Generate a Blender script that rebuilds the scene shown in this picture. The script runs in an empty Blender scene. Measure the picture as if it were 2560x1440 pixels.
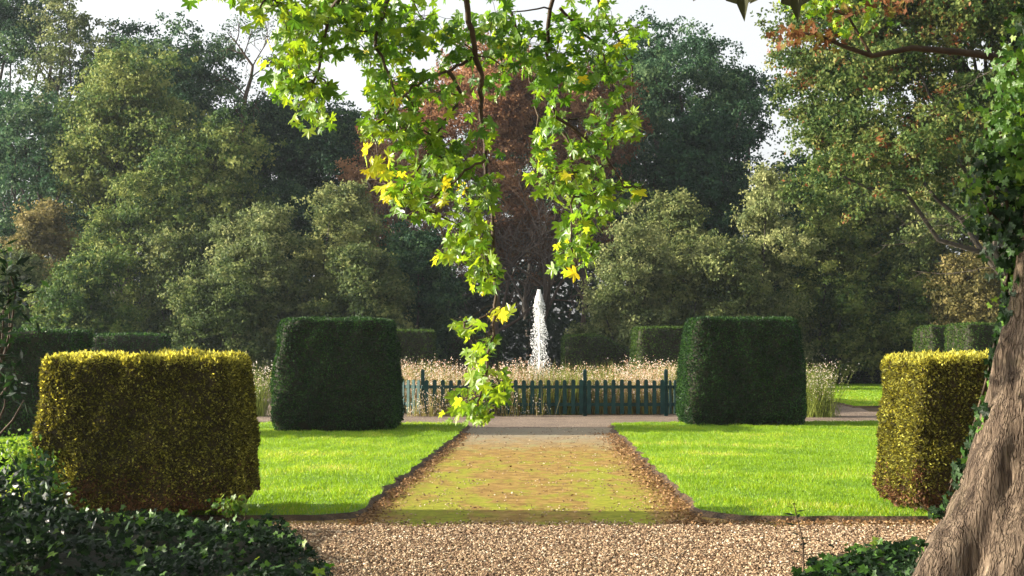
import bpy, math, random
import numpy as np
R = math.radians
rng = np.random.default_rng(11)
random.seed(11)
SC = bpy.context.scene
COL = SC.collection

# ------------------------------------------------------------------ camera
FPX = 3700.0                       # focal length in pixels of a 2560 wide picture
EYE = 1.7
HOR = 868.0                        # picture row of the horizon
PITCH = math.atan((HOR - 720) / FPX)
cam_d = bpy.data.cameras.new('camera')
cam_d.sensor_width = 36.0
cam_d.lens = 36.0 * FPX / 2560
cam_d.clip_start = 0.1
cam_d.clip_end = 2000
cam = bpy.data.objects.new('camera', cam_d)
COL.objects.link(cam)
cam.location = (0, 0, EYE)
cam.rotation_euler = (R(90) + PITCH, 0, 0)
SC.camera = cam

# ------------------------------------------------------------------ sky, sun, exposure
SUN_EL, SUN_A = R(16.5), R(3)         # height of the sun, and how far it stands behind the left side
sun_dir = np.array([-math.cos(SUN_A) * math.cos(SUN_EL), math.sin(SUN_A) * math.cos(SUN_EL), math.sin(SUN_EL)])
world = bpy.data.worlds.new('World')
SC.world = world
world.use_nodes = True
wn = world.node_tree
bg = wn.nodes['Background']
sky = wn.nodes.new('ShaderNodeTexSky')
sky.sky_type = 'NISHITA'
sky.sun_disc = False
sky.sun_elevation = SUN_EL
sky.sun_rotation = math.atan2(sun_dir[0], sun_dir[1])
sky.air_density = 1.0
sky.dust_density = 3.0
hs = wn.nodes.new('ShaderNodeHueSaturation')
hs.inputs['Saturation'].default_value = .15
wn.links.new(sky.outputs['Color'], hs.inputs['Color'])
wn.links.new(hs.outputs['Color'], bg.inputs['Color'])
bg.inputs['Strength'].default_value = 0.13
ld = bpy.data.lights.new('sun', 'SUN')
ld.energy = 5.0
ld.angle = R(0.5)
ld.color = (1.0, 0.90, 0.72)
sun = bpy.data.objects.new('sun', ld)
COL.objects.link(sun)
from mathutils import Vector
sun.rotation_euler = Vector(sun_dir).to_track_quat('Z', 'Y').to_euler()
SC.view_settings.view_transform = 'Standard'
SC.view_settings.look = 'None'
SC.view_settings.gamma = 1
SC.view_settings.use_curve_mapping = False
SC.view_settings.exposure = 1.45
SC.cycles.max_bounces = 8
SC.cycles.transmission_bounces = 6
SC.cycles.volume_bounces = 0

# ------------------------------------------------------------------ placing helpers
cp, sp_ = math.cos(PITCH), math.sin(PITCH)
def at(px, py, Y):
    """point of the place seen at picture position px,py at distance Y in front of the camera"""
    u = (px - 1280) / FPX; v = (720 - py) / FPX
    dx, dy, dz = u, cp - v * sp_, sp_ + v * cp
    t = Y / dy
    return np.array([dx * t, Y, EYE + dz * t])
def ground(px, py):
    u = (px - 1280) / FPX; v = (720 - py) / FPX
    dx, dy, dz = u, cp - v * sp_, sp_ + v * cp
    t = -EYE / dz
    return np.array([dx * t, dy * t, 0.0])

# ------------------------------------------------------------------ mesh helpers
class MB:
    """collects polygons (with material index and a per-face value) into ONE mesh"""
    def __init__(s):
        s.v = []; s.n = 0; s.loops = []; s.tot = []; s.mi = []; s.var = []; s.sm = []
    def add(s, verts, faces, mi=0, var=None, smooth=False):
        """verts (k,3); faces (m,j) int array"""
        verts = np.asarray(verts, float).reshape(-1, 3); faces = np.asarray(faces, int)
        m, j = faces.shape
        s.v.append(verts); s.loops.append((faces + s.n).ravel()); s.n += len(verts)
        s.tot.append(np.full(m, j)); s.mi.append(np.full(m, mi))
        s.sm.append(np.full(m, smooth))
        s.var.append(np.zeros(m) + 0.5 if var is None else np.broadcast_to(var, (m,)))
    def quads(s, q, mi=0, var=None):
        q = np.asarray(q); N = len(q)
        s.add(q.reshape(-1, 3), np.arange(N * 4).reshape(N, 4), mi, var)
    def tris(s, q, mi=0, var=None):
        q = np.asarray(q); N = len(q)
        s.add(q.reshape(-1, 3), np.arange(N * 3).reshape(N, 3), mi, var)
    def box(s, x0, x1, y0, y1, z0, z1, mi=0, M=None, o=(0, 0, 0)):
        v = np.array([[x, y, z] for z in (z0, z1) for y in (y0, y1) for x in (x0, x1)], float)
        if M is not None: v = v @ np.asarray(M).T
        v = v + np.asarray(o)
        s.add(v, [[0, 2, 3, 1], [4, 5, 7, 6], [0, 1, 5, 4], [2, 6, 7, 3], [0, 4, 6, 2], [1, 3, 7, 5]], mi)
    def tube(s, pts, rad, sides=6, mi=0, var=None, cap=True):
        pts = np.asarray(pts, float); n = len(pts)
        rad = np.broadcast_to(np.asarray(rad, float), (n,))
        T = np.gradient(pts, axis=0); T /= np.linalg.norm(T, axis=1)[:, None] + 1e-9
        ref = np.array([0, 0, 1.0]) if abs(T[0][2]) < 0.9 else np.array([1.0, 0, 0])
        U = np.cross(T, ref); U /= np.linalg.norm(U, axis=1)[:, None] + 1e-9
        W = np.cross(T, U)
        a = np.arange(sides) * 2 * math.pi / sides
        v = pts[:, None] + rad[:, None, None] * (np.cos(a)[None, :, None] * U[:, None] + np.sin(a)[None, :, None] * W[:, None])
        i = np.arange(n - 1)[:, None] * sides; k = np.arange(sides)[None]; k2 = (k + 1) % sides
        f = np.stack([i + k, i + k2, i + sides + k2, i + sides + k], -1).reshape(-1, 4)
        s.add(v.reshape(-1, 3), f, mi, var, smooth=True)
        if cap:
            s.add(v[-1], [list(range(sides))], mi, var)
            s.add(v[0], [list(range(sides))[::-1]], mi, var)
    def build(s, name, mats, parent=None, loc=None):
        me = bpy.data.meshes.new(name)
        V = np.concatenate(s.v)
        o = bpy.data.objects.new(name, me)
        if loc is not None and parent is None:
            V = V - np.asarray(loc)[None]; o.location = loc
        if parent is not None:
            V = V - np.array(parent.location)[None]
        L = np.concatenate(s.loops).astype(np.int32); T = np.concatenate(s.tot).astype(np.int32)
        me.vertices.add(len(V)); me.vertices.foreach_set('co', V.astype(np.float32).ravel())
        me.loops.add(len(L)); me.loops.foreach_set('vertex_index', L)
        me.polygons.add(len(T))
        me.polygons.foreach_set('loop_start', np.concatenate([[0], np.cumsum(T)[:-1]]).astype(np.int32))
        me.polygons.foreach_set('loop_total', T)
        me.polygons.foreach_set('material_index', np.concatenate(s.mi).astype(np.int32))
        me.polygons.foreach_set('use_smooth', np.concatenate(s.sm).astype(bool))
        at_ = me.attributes.new('var', 'FLOAT', 'FACE')
        at_.data.foreach_set('value', np.concatenate(s.var).astype(np.float32))
        for m in (mats if isinstance(mats, (list, tuple)) else [mats]): me.materials.append(m)
        me.update(calc_edges=True)
        COL.objects.link(o)
        if parent is not None: o.parent = parent
        return o

def tag(o, label=None, cat=None, group=None, kind=None):
    if label: o['label'] = label
    if cat: o['category'] = cat
    if group: o['group'] = group
    if kind: o['kind'] = kind
    return o
def empty(name, loc, label, cat, group=None):
    o = bpy.data.objects.new(name, None); COL.objects.link(o)
    o.location = tuple(float(c) for c in loc); o.empty_display_size = 0.2
    return tag(o, label, cat, group)

def unit(v):
    return v / (np.linalg.norm(v, axis=-1, keepdims=True) + 1e-9)
def rand_dirs(n):
    return unit(rng.normal(size=(n, 3)))
def frames(tip, nrm):
    """rotation matrices whose columns are side, tip, normal"""
    t = unit(tip); x = unit(np.cross(t, nrm)); z = np.cross(x, t)
    return np.stack([x, t, z], -1)
def diamonds(P, tip, nrm, L, W):
    F = frames(tip, nrm)
    x, t = F[..., 0], F[..., 1]
    L = np.asarray(L)[:, None]; W = np.asarray(W)[:, None]
    return np.stack([P, P + t * L * .45 + x * W / 2, P + t * L, P + t * L * .45 - x * W / 2], 1)
def stamp(mb, tmpl, tris, P, F, S, mi=0, var=None):
    """copy one leaf outline to many places inside one mesh"""
    N = len(P); k = len(tmpl)
    v = np.einsum('nij,kj->nki', F, tmpl) * np.asarray(S)[:, None, None] + P[:, None]
    f = (np.asarray(tris)[None] + (np.arange(N) * k)[:, None, None]).reshape(-1, 3)
    var = np.repeat(np.zeros(N) + .5 if var is None else var, len(tris))
    mb.add(v.reshape(-1, 3), f, mi, var)
def leaf_template(half, bend=(.25, .2), centre=(0, .15)):
    right = half; left = [(-x, y) for x, y in half[::-1] if x > 1e-6]
    pts = [centre] + right + left
    v = np.array([[x, y, bend[0] * abs(x) - bend[1] * y * y - .25 * x * x] for x, y in pts])
    n = len(pts) - 1
    return v, [[0, 1 + i, 1 + (i + 1) % n] for i in range(n)]
PLANE_V, PLANE_T = leaf_template([(0, 1.0), (.09, .74), (.25, .68), (.19, .42), (.47, .55), (.76, .64), (.62, .37), (.40, .20), (.70, .07), (.60, -.10), (.30, -.14), (.05, -.04)])
IVY_V, IVY_T = leaf_template([(0, 1.0), (.22, .60), (.34, .46), (.72, .50), (.52, .10), (.58, -.24), (.22, -.16), (.03, 0)], (.18, .15))

def scatter(V, Fq, n):
    """n random points on quads, with normals"""
    V = np.asarray(V); a, b, c, d = (V[Fq[:, i]] for i in range(4))
    nn = np.cross(c - a, d - b); A = np.linalg.norm(nn, axis=1) / 2
    i = rng.choice(len(Fq), n, p=A / A.sum())
    u = rng.random((n, 1)); w = rng.random((n, 1))
    P = (a[i] * (1 - u) + b[i] * u) * (1 - w) + (d[i] * (1 - u) + c[i] * u) * w
    return P, unit(nn[i])

class Lumps:
    """cheap smooth 3-D noise, -1..1"""
    def __init__(s, scale, seed=0, k=14):
        r = np.random.default_rng(seed)
        s.k = unit(r.normal(size=(k, 3))) * (r.uniform(.6, 1.7, (k, 1)) / scale); s.p = r.uniform(0, 6.28, k)
    def __call__(s, P):
        return np.sin(P @ s.k.T * 6.28 + s.p).sum(-1) / math.sqrt(len(s.p)) * .8

# ------------------------------------------------------------------ materials
MATS = {}
def newmat(name):
    m = bpy.data.materials.new(name); m.use_nodes = True
    nt = m.node_tree; nt.nodes.clear()
    return m, nt, nt.nodes, nt.links
def ramp(nt, fac, stops, interp='LINEAR'):
    r = nt.nodes.new('ShaderNodeValToRGB'); cr = r.color_ramp; cr.interpolation = interp
    cr.elements[0].position = stops[0][0]; cr.elements[0].color = (*stops[0][1], 1)
    cr.elements[1].position = stops[-1][0]; cr.elements[1].color = (*stops[-1][1], 1)
    for p, c in stops[1:-1]:
        e = cr.elements.new(p); e.color = (*c, 1)
    nt.links.new(fac, r.inputs[0])
    return r.outputs[0]
def noise(nt, scale, detail=4, rough=.6, vec=None, dim='3D'):
    n = nt.nodes.new('ShaderNodeTexNoise'); n.inputs['Scale'].default_value = scale
    n.inputs['Detail'].default_value = detail; n.inputs['Roughness'].default_value = rough
    if vec is None:
        tc = nt.nodes.new('ShaderNodeTexCoord'); vec = tc.outputs['Object']
    nt.links.new(vec, n.inputs['Vector'])
    return n.outputs['Fac']
def mathn(nt, op, a, b=None, clamp=False):
    n = nt.nodes.new('ShaderNodeMath'); n.operation = op; n.use_clamp = clamp
    for i, x in enumerate((a, b)):
        if x is None: continue
        if isinstance(x, (int, float)): n.inputs[i].default_value = x
        else: nt.links.new(x, n.inputs[i])
    return n.outputs[0]
def mixc(nt, fac, a, b):
    n = nt.nodes.new('ShaderNodeMix'); n.data_type = 'RGBA'
    for sock, x in ((n.inputs[0], fac), (n.inputs[6], a), (n.inputs[7], b)):
        if isinstance(x, (int, float)): sock.default_value = x
        elif isinstance(x, tuple): sock.default_value = (*x, 1)
        else: nt.links.new(x, sock)
    return n.outputs[2]
def bsdf(nt, col, rough=.6, spec=.3, bump=None, bstr=.3, bdist=.02):
    p = nt.nodes.new('ShaderNodeBsdfPrincipled')
    if isinstance(col, tuple): p.inputs['Base Color'].default_value = (*col, 1)
    else: nt.links.new(col, p.inputs['Base Color'])
    p.inputs['Roughness'].default_value = rough
    p.inputs['Specular IOR Level'].default_value = spec
    if bump is not None:
        b = nt.nodes.new('ShaderNodeBump'); b.inputs['Strength'].default_value = bstr; b.inputs['Distance'].default_value = bdist
        nt.links.new(bump, b.inputs['Height']); nt.links.new(b.outputs[0], p.inputs['Normal'])
    return p
def leafmat(name, stops, trans=.4, tcol=None, patch=.25, rough=.6, spec=.12, pscale=.35):
    """colour varies leaf by leaf (face value) and in loose patches through the crown"""
    m, nt, N, L = newmat(name)
    a = N.new('ShaderNodeAttribute'); a.attribute_name = 'var'
    n = noise(nt, pscale, 3)
    f = mathn(nt, 'ADD', mathn(nt, 'MULTIPLY', mathn(nt, 'SUBTRACT', n, .5), patch * 4), a.outputs['Fac'], True)
    c = ramp(nt, f, stops)
    p = bsdf(nt, c, rough, spec)
    t = N.new('ShaderNodeBsdfTranslucent')
    if tcol:
        mm = N.new('ShaderNodeMix'); mm.data_type = 'RGBA'; mm.blend_type = 'MULTIPLY'; mm.inputs[0].default_value = 1
        L.new(c, mm.inputs[6]); mm.inputs[7].default_value = (*tcol, 1); L.new(mm.outputs[2], t.inputs[0])
    else: L.new(c, t.inputs[0])
    mx = N.new('ShaderNodeMixShader'); mx.inputs[0].default_value = trans
    L.new(p.outputs[0], mx.inputs[1]); L.new(t.outputs[0], mx.inputs[2])
    o = N.new('ShaderNodeOutputMaterial'); L.new(mx.outputs[0], o.inputs[0])
    MATS[name] = m
    return m
def simplemat(name, stops, scale=3, rough=.7, spec=.2, bstr=.4, bdist=.02, bscale=None):
    m, nt, N, L = newmat(name)
    c = ramp(nt, noise(nt, scale, 5), stops)
    p = bsdf(nt, c, rough, spec, noise(nt, bscale or scale * 4, 4), bstr, bdist)
    o = N.new('ShaderNodeOutputMaterial'); L.new(p.outputs[0], o.inputs[0])
    MATS[name] = m
    return m

# far trees
M_oak = leafmat('oak_leaf', [(0, (.022, .052, .014)), (.45, (.065, .12, .028)), (.8, (.16, .21, .05)), (1, (.28, .31, .085))], .35)
M_dark = leafmat('dark_leaf', [(0, (.010, .038, .020)), (.6, (.032, .085, .036)), (1, (.10, .18, .065))], .3)
M_blue = leafmat('lime_leaf', [(0, (.018, .052, .026)), (.6, (.055, .12, .052)), (1, (.15, .23, .09))], .35)
M_olive = leafmat('olive_leaf', [(0, (.035, .06, .018)), (.5, (.10, .14, .042)), (1, (.29, .31, .11))], .4)
M_pale = leafmat('pale_leaf', [(0, (.055, .08, .026)), (.5, (.15, .19, .065)), (1, (.38, .39, .16))], .4)
M_gold = leafmat('tawny_leaf', [(0, (.08, .075, .025)), (.5, (.20, .17, .06)), (1, (.38, .30, .12))], .4)
M_rust = leafmat('rust_leaf', [(0, (.10, .045, .022)), (.5, (.25, .12, .058)), (1, (.44, .25, .125))], .45)
M_mix = leafmat('oak_autumn_leaf', [(0, (.03, .065, .018)), (.45, (.08, .13, .03)), (.75, (.18, .21, .055)), (.9, (.28, .27, .08)), (.94, (.22, .075, .03)), (1, (.24, .09, .03))], .4, patch=.15)
M_wood = leafmat('far_leaf', [(0, (.02, .04, .025)), (1, (.05, .075, .04))], .3)
# near plants
M_yew = leafmat('yew_needles', [(0, (.005, .018, .007)), (.6, (.014, .045, .012)), (1, (.06, .15, .028))], .35, tcol=(1.4, 1.3, .7), patch=.22, pscale=1.1, rough=.5, spec=.2)
M_yewl = leafmat('yew_needles_light', [(0, (.015, .035, .008)), (.6, (.035, .075, .014)), (1, (.10, .17, .03))], .35, tcol=(1.4, 1.3, .7), patch=.12, pscale=1.5)
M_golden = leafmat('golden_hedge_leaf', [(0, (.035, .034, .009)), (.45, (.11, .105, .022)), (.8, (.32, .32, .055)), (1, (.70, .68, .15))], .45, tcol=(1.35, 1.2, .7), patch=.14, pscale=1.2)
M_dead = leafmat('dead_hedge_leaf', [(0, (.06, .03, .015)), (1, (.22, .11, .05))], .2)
M_plane = leafmat('plane_leaf', [(0, (.045, .12, .012)), (.35, (.10, .21, .018)), (.8, (.24, .34, .025)), (.9, (.42, .44, .03)), (1, (.62, .50, .03))], .5, tcol=(2.0, 1.75, .8), patch=.05, pscale=.8, rough=.35, spec=.5)
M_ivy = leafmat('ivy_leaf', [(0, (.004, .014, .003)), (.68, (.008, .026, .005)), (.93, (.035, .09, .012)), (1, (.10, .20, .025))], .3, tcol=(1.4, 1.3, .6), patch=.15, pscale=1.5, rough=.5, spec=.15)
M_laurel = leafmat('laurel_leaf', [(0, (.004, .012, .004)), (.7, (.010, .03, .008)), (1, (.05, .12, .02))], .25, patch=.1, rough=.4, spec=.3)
M_ivys = leafmat('ivy_leaf_sunlit_tint', [(0, (.03, .09, .012)), (.6, (.08, .17, .02)), (1, (.18, .26, .035))], .4, tcol=(1.3, 1.2, .6), patch=.1, pscale=1.5, rough=.4, spec=.3)  # lighter copy of the ivy leaf, sunlight put into its colour
M_redleaf = leafmat('red_leaf', [(0, (.10, .045, .02)), (.5, (.19, .075, .03)), (1, (.16, .17, .03))], .4, patch=.05)
M_grass = leafmat('grass_blade', [(0, (.13, .24, .012)), (.6, (.22, .37, .018)), (.90, (.36, .46, .035)), (1, (.52, .46, .16))], .5, tcol=(1.25, 1.15, .6), patch=.2, pscale=.45, rough=.45, spec=.3)
M_core = simplemat('twiggy_core', [(.3, (.012, .012, .006)), (.7, (.03, .028, .012))], 8)
M_core_g = simplemat('twiggy_core_golden', [(.3, (.03, .022, .008)), (.7, (.07, .05, .018))], 8)
M_bark = simplemat('bark', [(.3, (.03, .024, .018)), (.7, (.085, .07, .055))], 2, bstr=.8, bdist=.05)
M_twig = simplemat('dry_twig', [(.3, (.14, .10, .075)), (.7, (.30, .23, .18))], 3)
M_dtwig = simplemat('brown_twig', [(.3, (.07, .048, .036)), (.7, (.17, .125, .095))], 3)
M_twigd = simplemat('dark_twig', [(.3, (.035, .022, .015)), (.7, (.09, .06, .035))], 6)

# ------------------------------------------------------------------ ground, lawns, paths
def dirtmat():
    m, nt, N, L = newmat('leaf_litter_ground')
    c = ramp(nt, noise(nt, 1.2, 8, .7), [(.3, (.035, .028, .016)), (.6, (.09, .065, .035)), (.8, (.05, .06, .02))])
    p = bsdf(nt, c, .9, .1, noise(nt, 14, 5), .6, .03)
    o = N.new('ShaderNodeOutputMaterial'); L.new(p.outputs[0], o.inputs[0]); return m
def gravelmat(name, a, b, c_, dark, scale=55):
    m, nt, N, L = newmat(name)
    tc = N.new('ShaderNodeTexCoord')
    v = N.new('ShaderNodeTexVoronoi'); v.inputs['Scale'].default_value = scale; L.new(tc.outputs['Object'], v.inputs['Vector'])
    sep = N.new('ShaderNodeSeparateColor'); L.new(v.outputs['Color'], sep.inputs[0])
    c = ramp(nt, sep.outputs[0], [(0, a), (.5, b), (1, c_)])
    edge = mathn(nt, 'MULTIPLY', v.outputs['Distance'], 1.3, True)
    c = mixc(nt, mathn(nt, 'POWER', edge, 2.0), c, dark)
    big = ramp(nt, noise(nt, .9, 5, .65), [(.42, (0, 0, 0)), (.62, (1, 1, 1))])
    c = mixc(nt, mathn(nt, 'MULTIPLY', big, .45), c, dark)
    p = bsdf(nt, c, .85, .2, mathn(nt, 'SUBTRACT', 1, v.outputs['Distance']), .9, .02)
    o = N.new('ShaderNodeOutputMaterial'); L.new(p.outputs[0], o.inputs[0]); return m
def mossmat():
    m, nt, N, L = newmat('mossy_gravel_path')
    tc = N.new('ShaderNodeTexCoord'); mp = N.new('ShaderNodeMapping'); L.new(tc.outputs['Object'], mp.inputs[0])
    mp.inputs['Scale'].default_value = (1.0, .45, 1)
    base = ramp(nt, noise(nt, 5, 8, .75), [(.30, (.10, .06, .025)), (.46, (.25, .155, .045)), (.6, (.38, .25, .075)), (.78, (.50, .37, .17))])
    # moss grows in two broad strips along the path and fades out towards the fountain
    sx = N.new('ShaderNodeSeparateXYZ'); L.new(tc.outputs['Object'], sx.inputs[0])
    s1 = mathn(nt, 'ABSOLUTE', mathn(nt, 'SUBTRACT', sx.outputs[0], .15))
    strip = mathn(nt, 'SUBTRACT', 1, mathn(nt, 'ABSOLUTE', mathn(nt, 'MULTIPLY', mathn(nt, 'SUBTRACT', s1, .95), 1.3)), True)
    far = mathn(nt, 'MULTIPLY', mathn(nt, 'SUBTRACT', 26, sx.outputs[1]), .09, True)
    n1 = noise(nt, 2.2, 8, .72, mp.outputs[0])
    mk = mathn(nt, 'ADD', n1, mathn(nt, 'MULTIPLY', mathn(nt, 'MULTIPLY', strip, far), .17))
    mk = mathn(nt, 'ADD', mk, mathn(nt, 'MULTIPLY', far, .035))
    mf = ramp(nt, mk, [(.52, (0, 0, 0)), (.66, (1, 1, 1))])
    moss = ramp(nt, noise(nt, 9, 5, .7), [(.3, (.14, .18, .015)), (.7, (.38, .40, .035))])
    c = mixc(nt, mathn(nt, 'MULTIPLY', mf, .85), base, moss)
    wm = mathn(nt, 'MULTIPLY', mathn(nt, 'SUBTRACT', mathn(nt, 'ADD', s1, mathn(nt, 'MULTIPLY', mathn(nt, 'SUBTRACT', n1, .5), 1.2)), 1.3), 4, True)
    c = mixc(nt, mathn(nt, 'MULTIPLY', wm, .7), c, base)
    # the far end fades to grey
    gr = ramp(nt, noise(nt, 30, 4, .7), [(.3, (.17, .15, .115)), (.7, (.42, .38, .30))])
    fg = mathn(nt, 'MULTIPLY', mathn(nt, 'SUBTRACT', mathn(nt, 'ADD', sx.outputs[1], mathn(nt, 'MULTIPLY', n1, 9)), 28.5), .2, True)
    c = mixc(nt, mathn(nt, 'MULTIPLY', fg, .8), c, gr)
    sp = ramp(nt, noise(nt, 38, 3, .7), [(.60, (0, 0, 0)), (.72, (1, 1, 1))])
    c = mixc(nt, mathn(nt, 'MULTIPLY', sp, .45), c, (.10, .06, .03))
    p = bsdf(nt, c, .9, .1, noise(nt, 30, 6, .75), .8, .03)
    o = N.new('ShaderNodeOutputMaterial'); L.new(p.outputs[0], o.inputs[0]); return m
M_dirt = dirtmat()
M_gravel = gravelmat('tan_gravel', (.20, .12, .065), (.32, .21, .12), (.48, .36, .23), (.10, .06, .035))
M_gravel2 = gravelmat('pink_gravel', (.22, .16, .12), (.36, .27, .2), (.48, .39, .3), (.09, .065, .05), 40)
M_moss = mossmat()
M_soil = simplemat('cut_turf_soil', [(.3, (.03, .02, .012)), (.55, (.09, .055, .03)), (.75, (.18, .11, .05))], 9, bstr=1, bdist=.04)
M_turf = simplemat('turf', [(.3, (.08, .17, .012)), (.7, (.16, .29, .02))], 4, bstr=.6, bdist=.03, bscale=60)

def sheet(name, poly, z, mat, n=1):
    b = MB(); P = np.array([(x, y, z) for x, y in poly], float)
    b.add(P, [list(range(len(P)))])
    return tag(b.build(name, mat), kind='structure')
LX = lambda y: -1.57 + (y - 14.5) * .038           # left and right edge of the path
RX = lambda y: 1.93 + (y - 14.5) * .012
sheet('ground', [(-150, -20), (150, -20), (150, 170), (-150, 170)], 0, M_dirt)
gx_ = np.linspace(14, -12, 420); ge = Lumps(.9, 77)(np.c_[gx_, gx_ * 0, gx_ * 0]) * .10 + Lumps(.22, 78)(np.c_[gx_, gx_ * 0, gx_ * 0]) * .06
sheet('gravel_drive', [(-12, 4), (14, 4)] + [(x_, 14.05 + e_) for x_, e_ in zip(gx_, ge)], .012, M_gravel)
sheet('mossy_path', [(-12, 13.5), (16, 13.5), (16, 14.8), (2.6, 14.8), (2.6, 31.2), (-2.0, 31.2), (-2.2, 14.8), (-12, 14.8)], .006, M_moss)
ring = [(-16, 31.2), (18, 31.2), (18, 35.0), (9.4, 39.0), (9.8, 42), (9.6, 56), (18, 56), (18, 60), (-16, 60), (-16, 56), (-8, 56), (-8.4, 40), (-16, 37)]
sheet('gravel_walk', ring, .008, M_gravel2)

EDGE = Lumps(1.3, 5)
def lawn(name, poly, h, seed, front_only=False):
    """a raised sheet of turf with a ragged cut edge"""
    P = np.array(poly, float); pts = []
    for i in range(len(P)):
        a, b = P[i], P[(i + 1) % len(P)]; n = max(2, int(np.linalg.norm(b - a) / .12))
        for k in range(n): pts.append(a + (b - a) * k / n)
    pts = np.array(pts)
    q = np.c_[pts, np.zeros(len(pts))]
    j = EDGE(q * 1.0 + seed) * .06 + EDGE(q * 4 + seed) * .035
    c = pts.mean(0); d = unit(pts - c); top = pts + d * j[:, None]
    n = len(pts); b = MB()
    T = np.c_[top, np.full(n, h)]
    j2 = EDGE(q * 6 + seed + 3) * .03
    B = np.c_[top + d * (.11 + j2)[:, None], np.full(n, .0)]
    b.add(T, [list(range(n))], 0)
    f = [[i, n + i, n + (i + 1) % n, (i + 1) % n] for i in range(n)]
    b.add(np.r_[T, B], f, 1)
    o = b.build(name, [M_turf, M_soil]); tag(o, kind='structure')
    return top
def corner(a, b, c, r=1.0, n=7):
    a, b, c = map(np.array, (a, b, c)); p = b + unit(a - b) * r; q = b + unit(c - b) * r
    return [tuple((1 - t) ** 2 * p + 2 * t * (1 - t) * b + t * t * q) for t in np.linspace(0, 1, n)]
LH = .055
La, Lb, Lc, Ld = (-14., 14.6), (LX(14.6), 14.6), (LX(32.2) , 32.2), (-14., 32.8)
lawnL = [La] + corner(La, Lb, Lc, .5) + corner(Lb, Lc, Ld, .9) + [Ld]
Ra, Rb, Rc, Rd = (16., 14.5), (RX(14.5), 14.5), (RX(32.4), 32.4), (16., 34.0)
lawnR = [Ra, Rd] + corner(Rd, Rc, Rb, .8) + corner(Rc, Rb, Ra, .7)
tL = lawn('lawn', lawnL, LH, 0)
tR = lawn('lawn', lawnR, LH, 9)
BKR = [(9.6, 41.6), (34, 41.6), (34, 66), (11, 66)]
tB = lawn('lawn', BKR, LH, 4)
BKL = [(-34, 42), (-9, 42), (-10, 66), (-34, 66)]
tB2 = lawn('lawn', BKL, LH, 6)

def inpoly(P, poly):
    x, y = P[:, 0], P[:, 1]; r = np.zeros(len(P), bool); n = len(poly)
    for i in range(n):
        x1, y1 = poly[i]; x2, y2 = poly[(i + 1) % n]
        if y1 == y2: continue
        c = (y1 > y) != (y2 > y)
        r ^= c & (x < (x2 - x1) * (y - y1) / (y2 - y1) + x1)
    return r
def visible(P, m=80):
    """keep what the wide angle of view from the standing place takes in, with a margin"""
    return np.abs(P[:, 0]) < (1280 + m) / FPX * P[:, 1] + .6
def grass(name, top, dens, hmin, hmax, wid, xr, yr, label):
    n = int((xr[1] - xr[0]) * (yr[1] - yr[0]) * dens)
    P = np.c_[rng.uniform(*xr, n), rng.uniform(*yr, n)]
    near = np.clip((P[:, 1] - yr[0]) / (yr[1] - yr[0]), 0, 1)
    P = P[inpoly(P, top) & visible(P) & (rng.random(n) > near * .45)]
    n = len(P); P = np.c_[P, np.full(n, LH - .01)]
    tuft = .75 + .35 * Lumps(.6, 3)(P)
    H = rng.uniform(hmin, hmax, n) * np.clip(tuft, .5, 1.4)
    a = rng.uniform(0, 6.28, n); lean = np.c_[np.cos(a), np.sin(a), np.zeros(n)] * (H * rng.uniform(.1, .8, n))[:, None]
    b = rng.uniform(0, 6.28, n); s = np.c_[np.cos(b), np.sin(b), np.zeros(n)] * wid * rng.uniform(.7, 1.4, n)[:, None]
    tip = P + lean; tip[:, 2] += H
    q = np.stack([P - s / 2, P + s / 2, tip], 1)
    mb = MB(); mb.tris(q, 0, np.clip(rng.normal(.45, .22, n) + .25 * Lumps(2.2, 8)(P), 0, 1))
    return tag(mb.build(name, M_grass), label, 'grass', kind='stuff')
grass('grass', tL, 2300, .03, .075, .011, (-9, 0), (14.4, 33), 'short bright green mown grass of the lawn left of the mossy path')
grass('grass', tR, 2300, .03, .075, .011, (1.6, 14), (14.2, 34.3), 'short bright green mown grass of the lawn right of the mossy path')
grass('grass', tB, 500, .04, .08, .03, (9.5, 25), (41, 66), 'bright strip of grass beyond the right yew block, under the far low hedge')

def stones(name, P, rmin, rmax, mat, label, cat='gravel', zoff=.004):
    n = len(P)
    oct_ = np.array([[1, 0, 0], [0, 1, 0], [-1, 0, 0], [0, -1, 0], [0, 0, 1], [0, 0, -1]], float)
    fc = [[0, 1, 4], [1, 2, 4], [2, 3, 4], [3, 0, 4], [1, 0, 5], [2, 1, 5], [3, 2, 5], [0, 3, 5]]
    r = rng.uniform(rmin, rmax, n)
    v = oct_[None] * (1 + rng.uniform(-.35, .35, (n, 6, 1))) + rng.uniform(-.25, .25, (n, 6, 3))
    F = frames(rand_dirs(n) * np.array([1, 1, .35]), rand_dirs(n))
    v = np.einsum('nij,nkj->nki', F, v) * r[:, None, None] * np.array([1, 1, .75])
    v = v + P[:, None] + np.array([0, 0, 1])[None, None] * (r * .35 + zoff)[:, None, None]
    mb = MB(); f = (np.array(fc)[None] + (np.arange(n) * 6)[:, None, None]).reshape(-1, 3)
    mb.add(v.reshape(-1, 3), f, 0, np.repeat(rng.random(n), 8))
    return tag(mb.build(name, mat), label, cat, kind='stuff')
def pebblemat():
    m, nt, N, L = newmat('pebble')
    a = N.new('ShaderNodeAttribute'); a.attribute_name = 'var'
    c = ramp(nt, a.outputs['Fac'], [(0, (.07, .04, .022)), (.3, (.17, .10, .055)), (.6, (.33, .215, .125)), (.88, (.48, .35, .22)), (1, (.70, .60, .46))])
    p = bsdf(nt, c, .75, .3)
    o = N.new('ShaderNodeOutputMaterial'); L.new(p.outputs[0], o.inputs[0]); return m
M_pebble = pebblemat()
n = 140000
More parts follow.
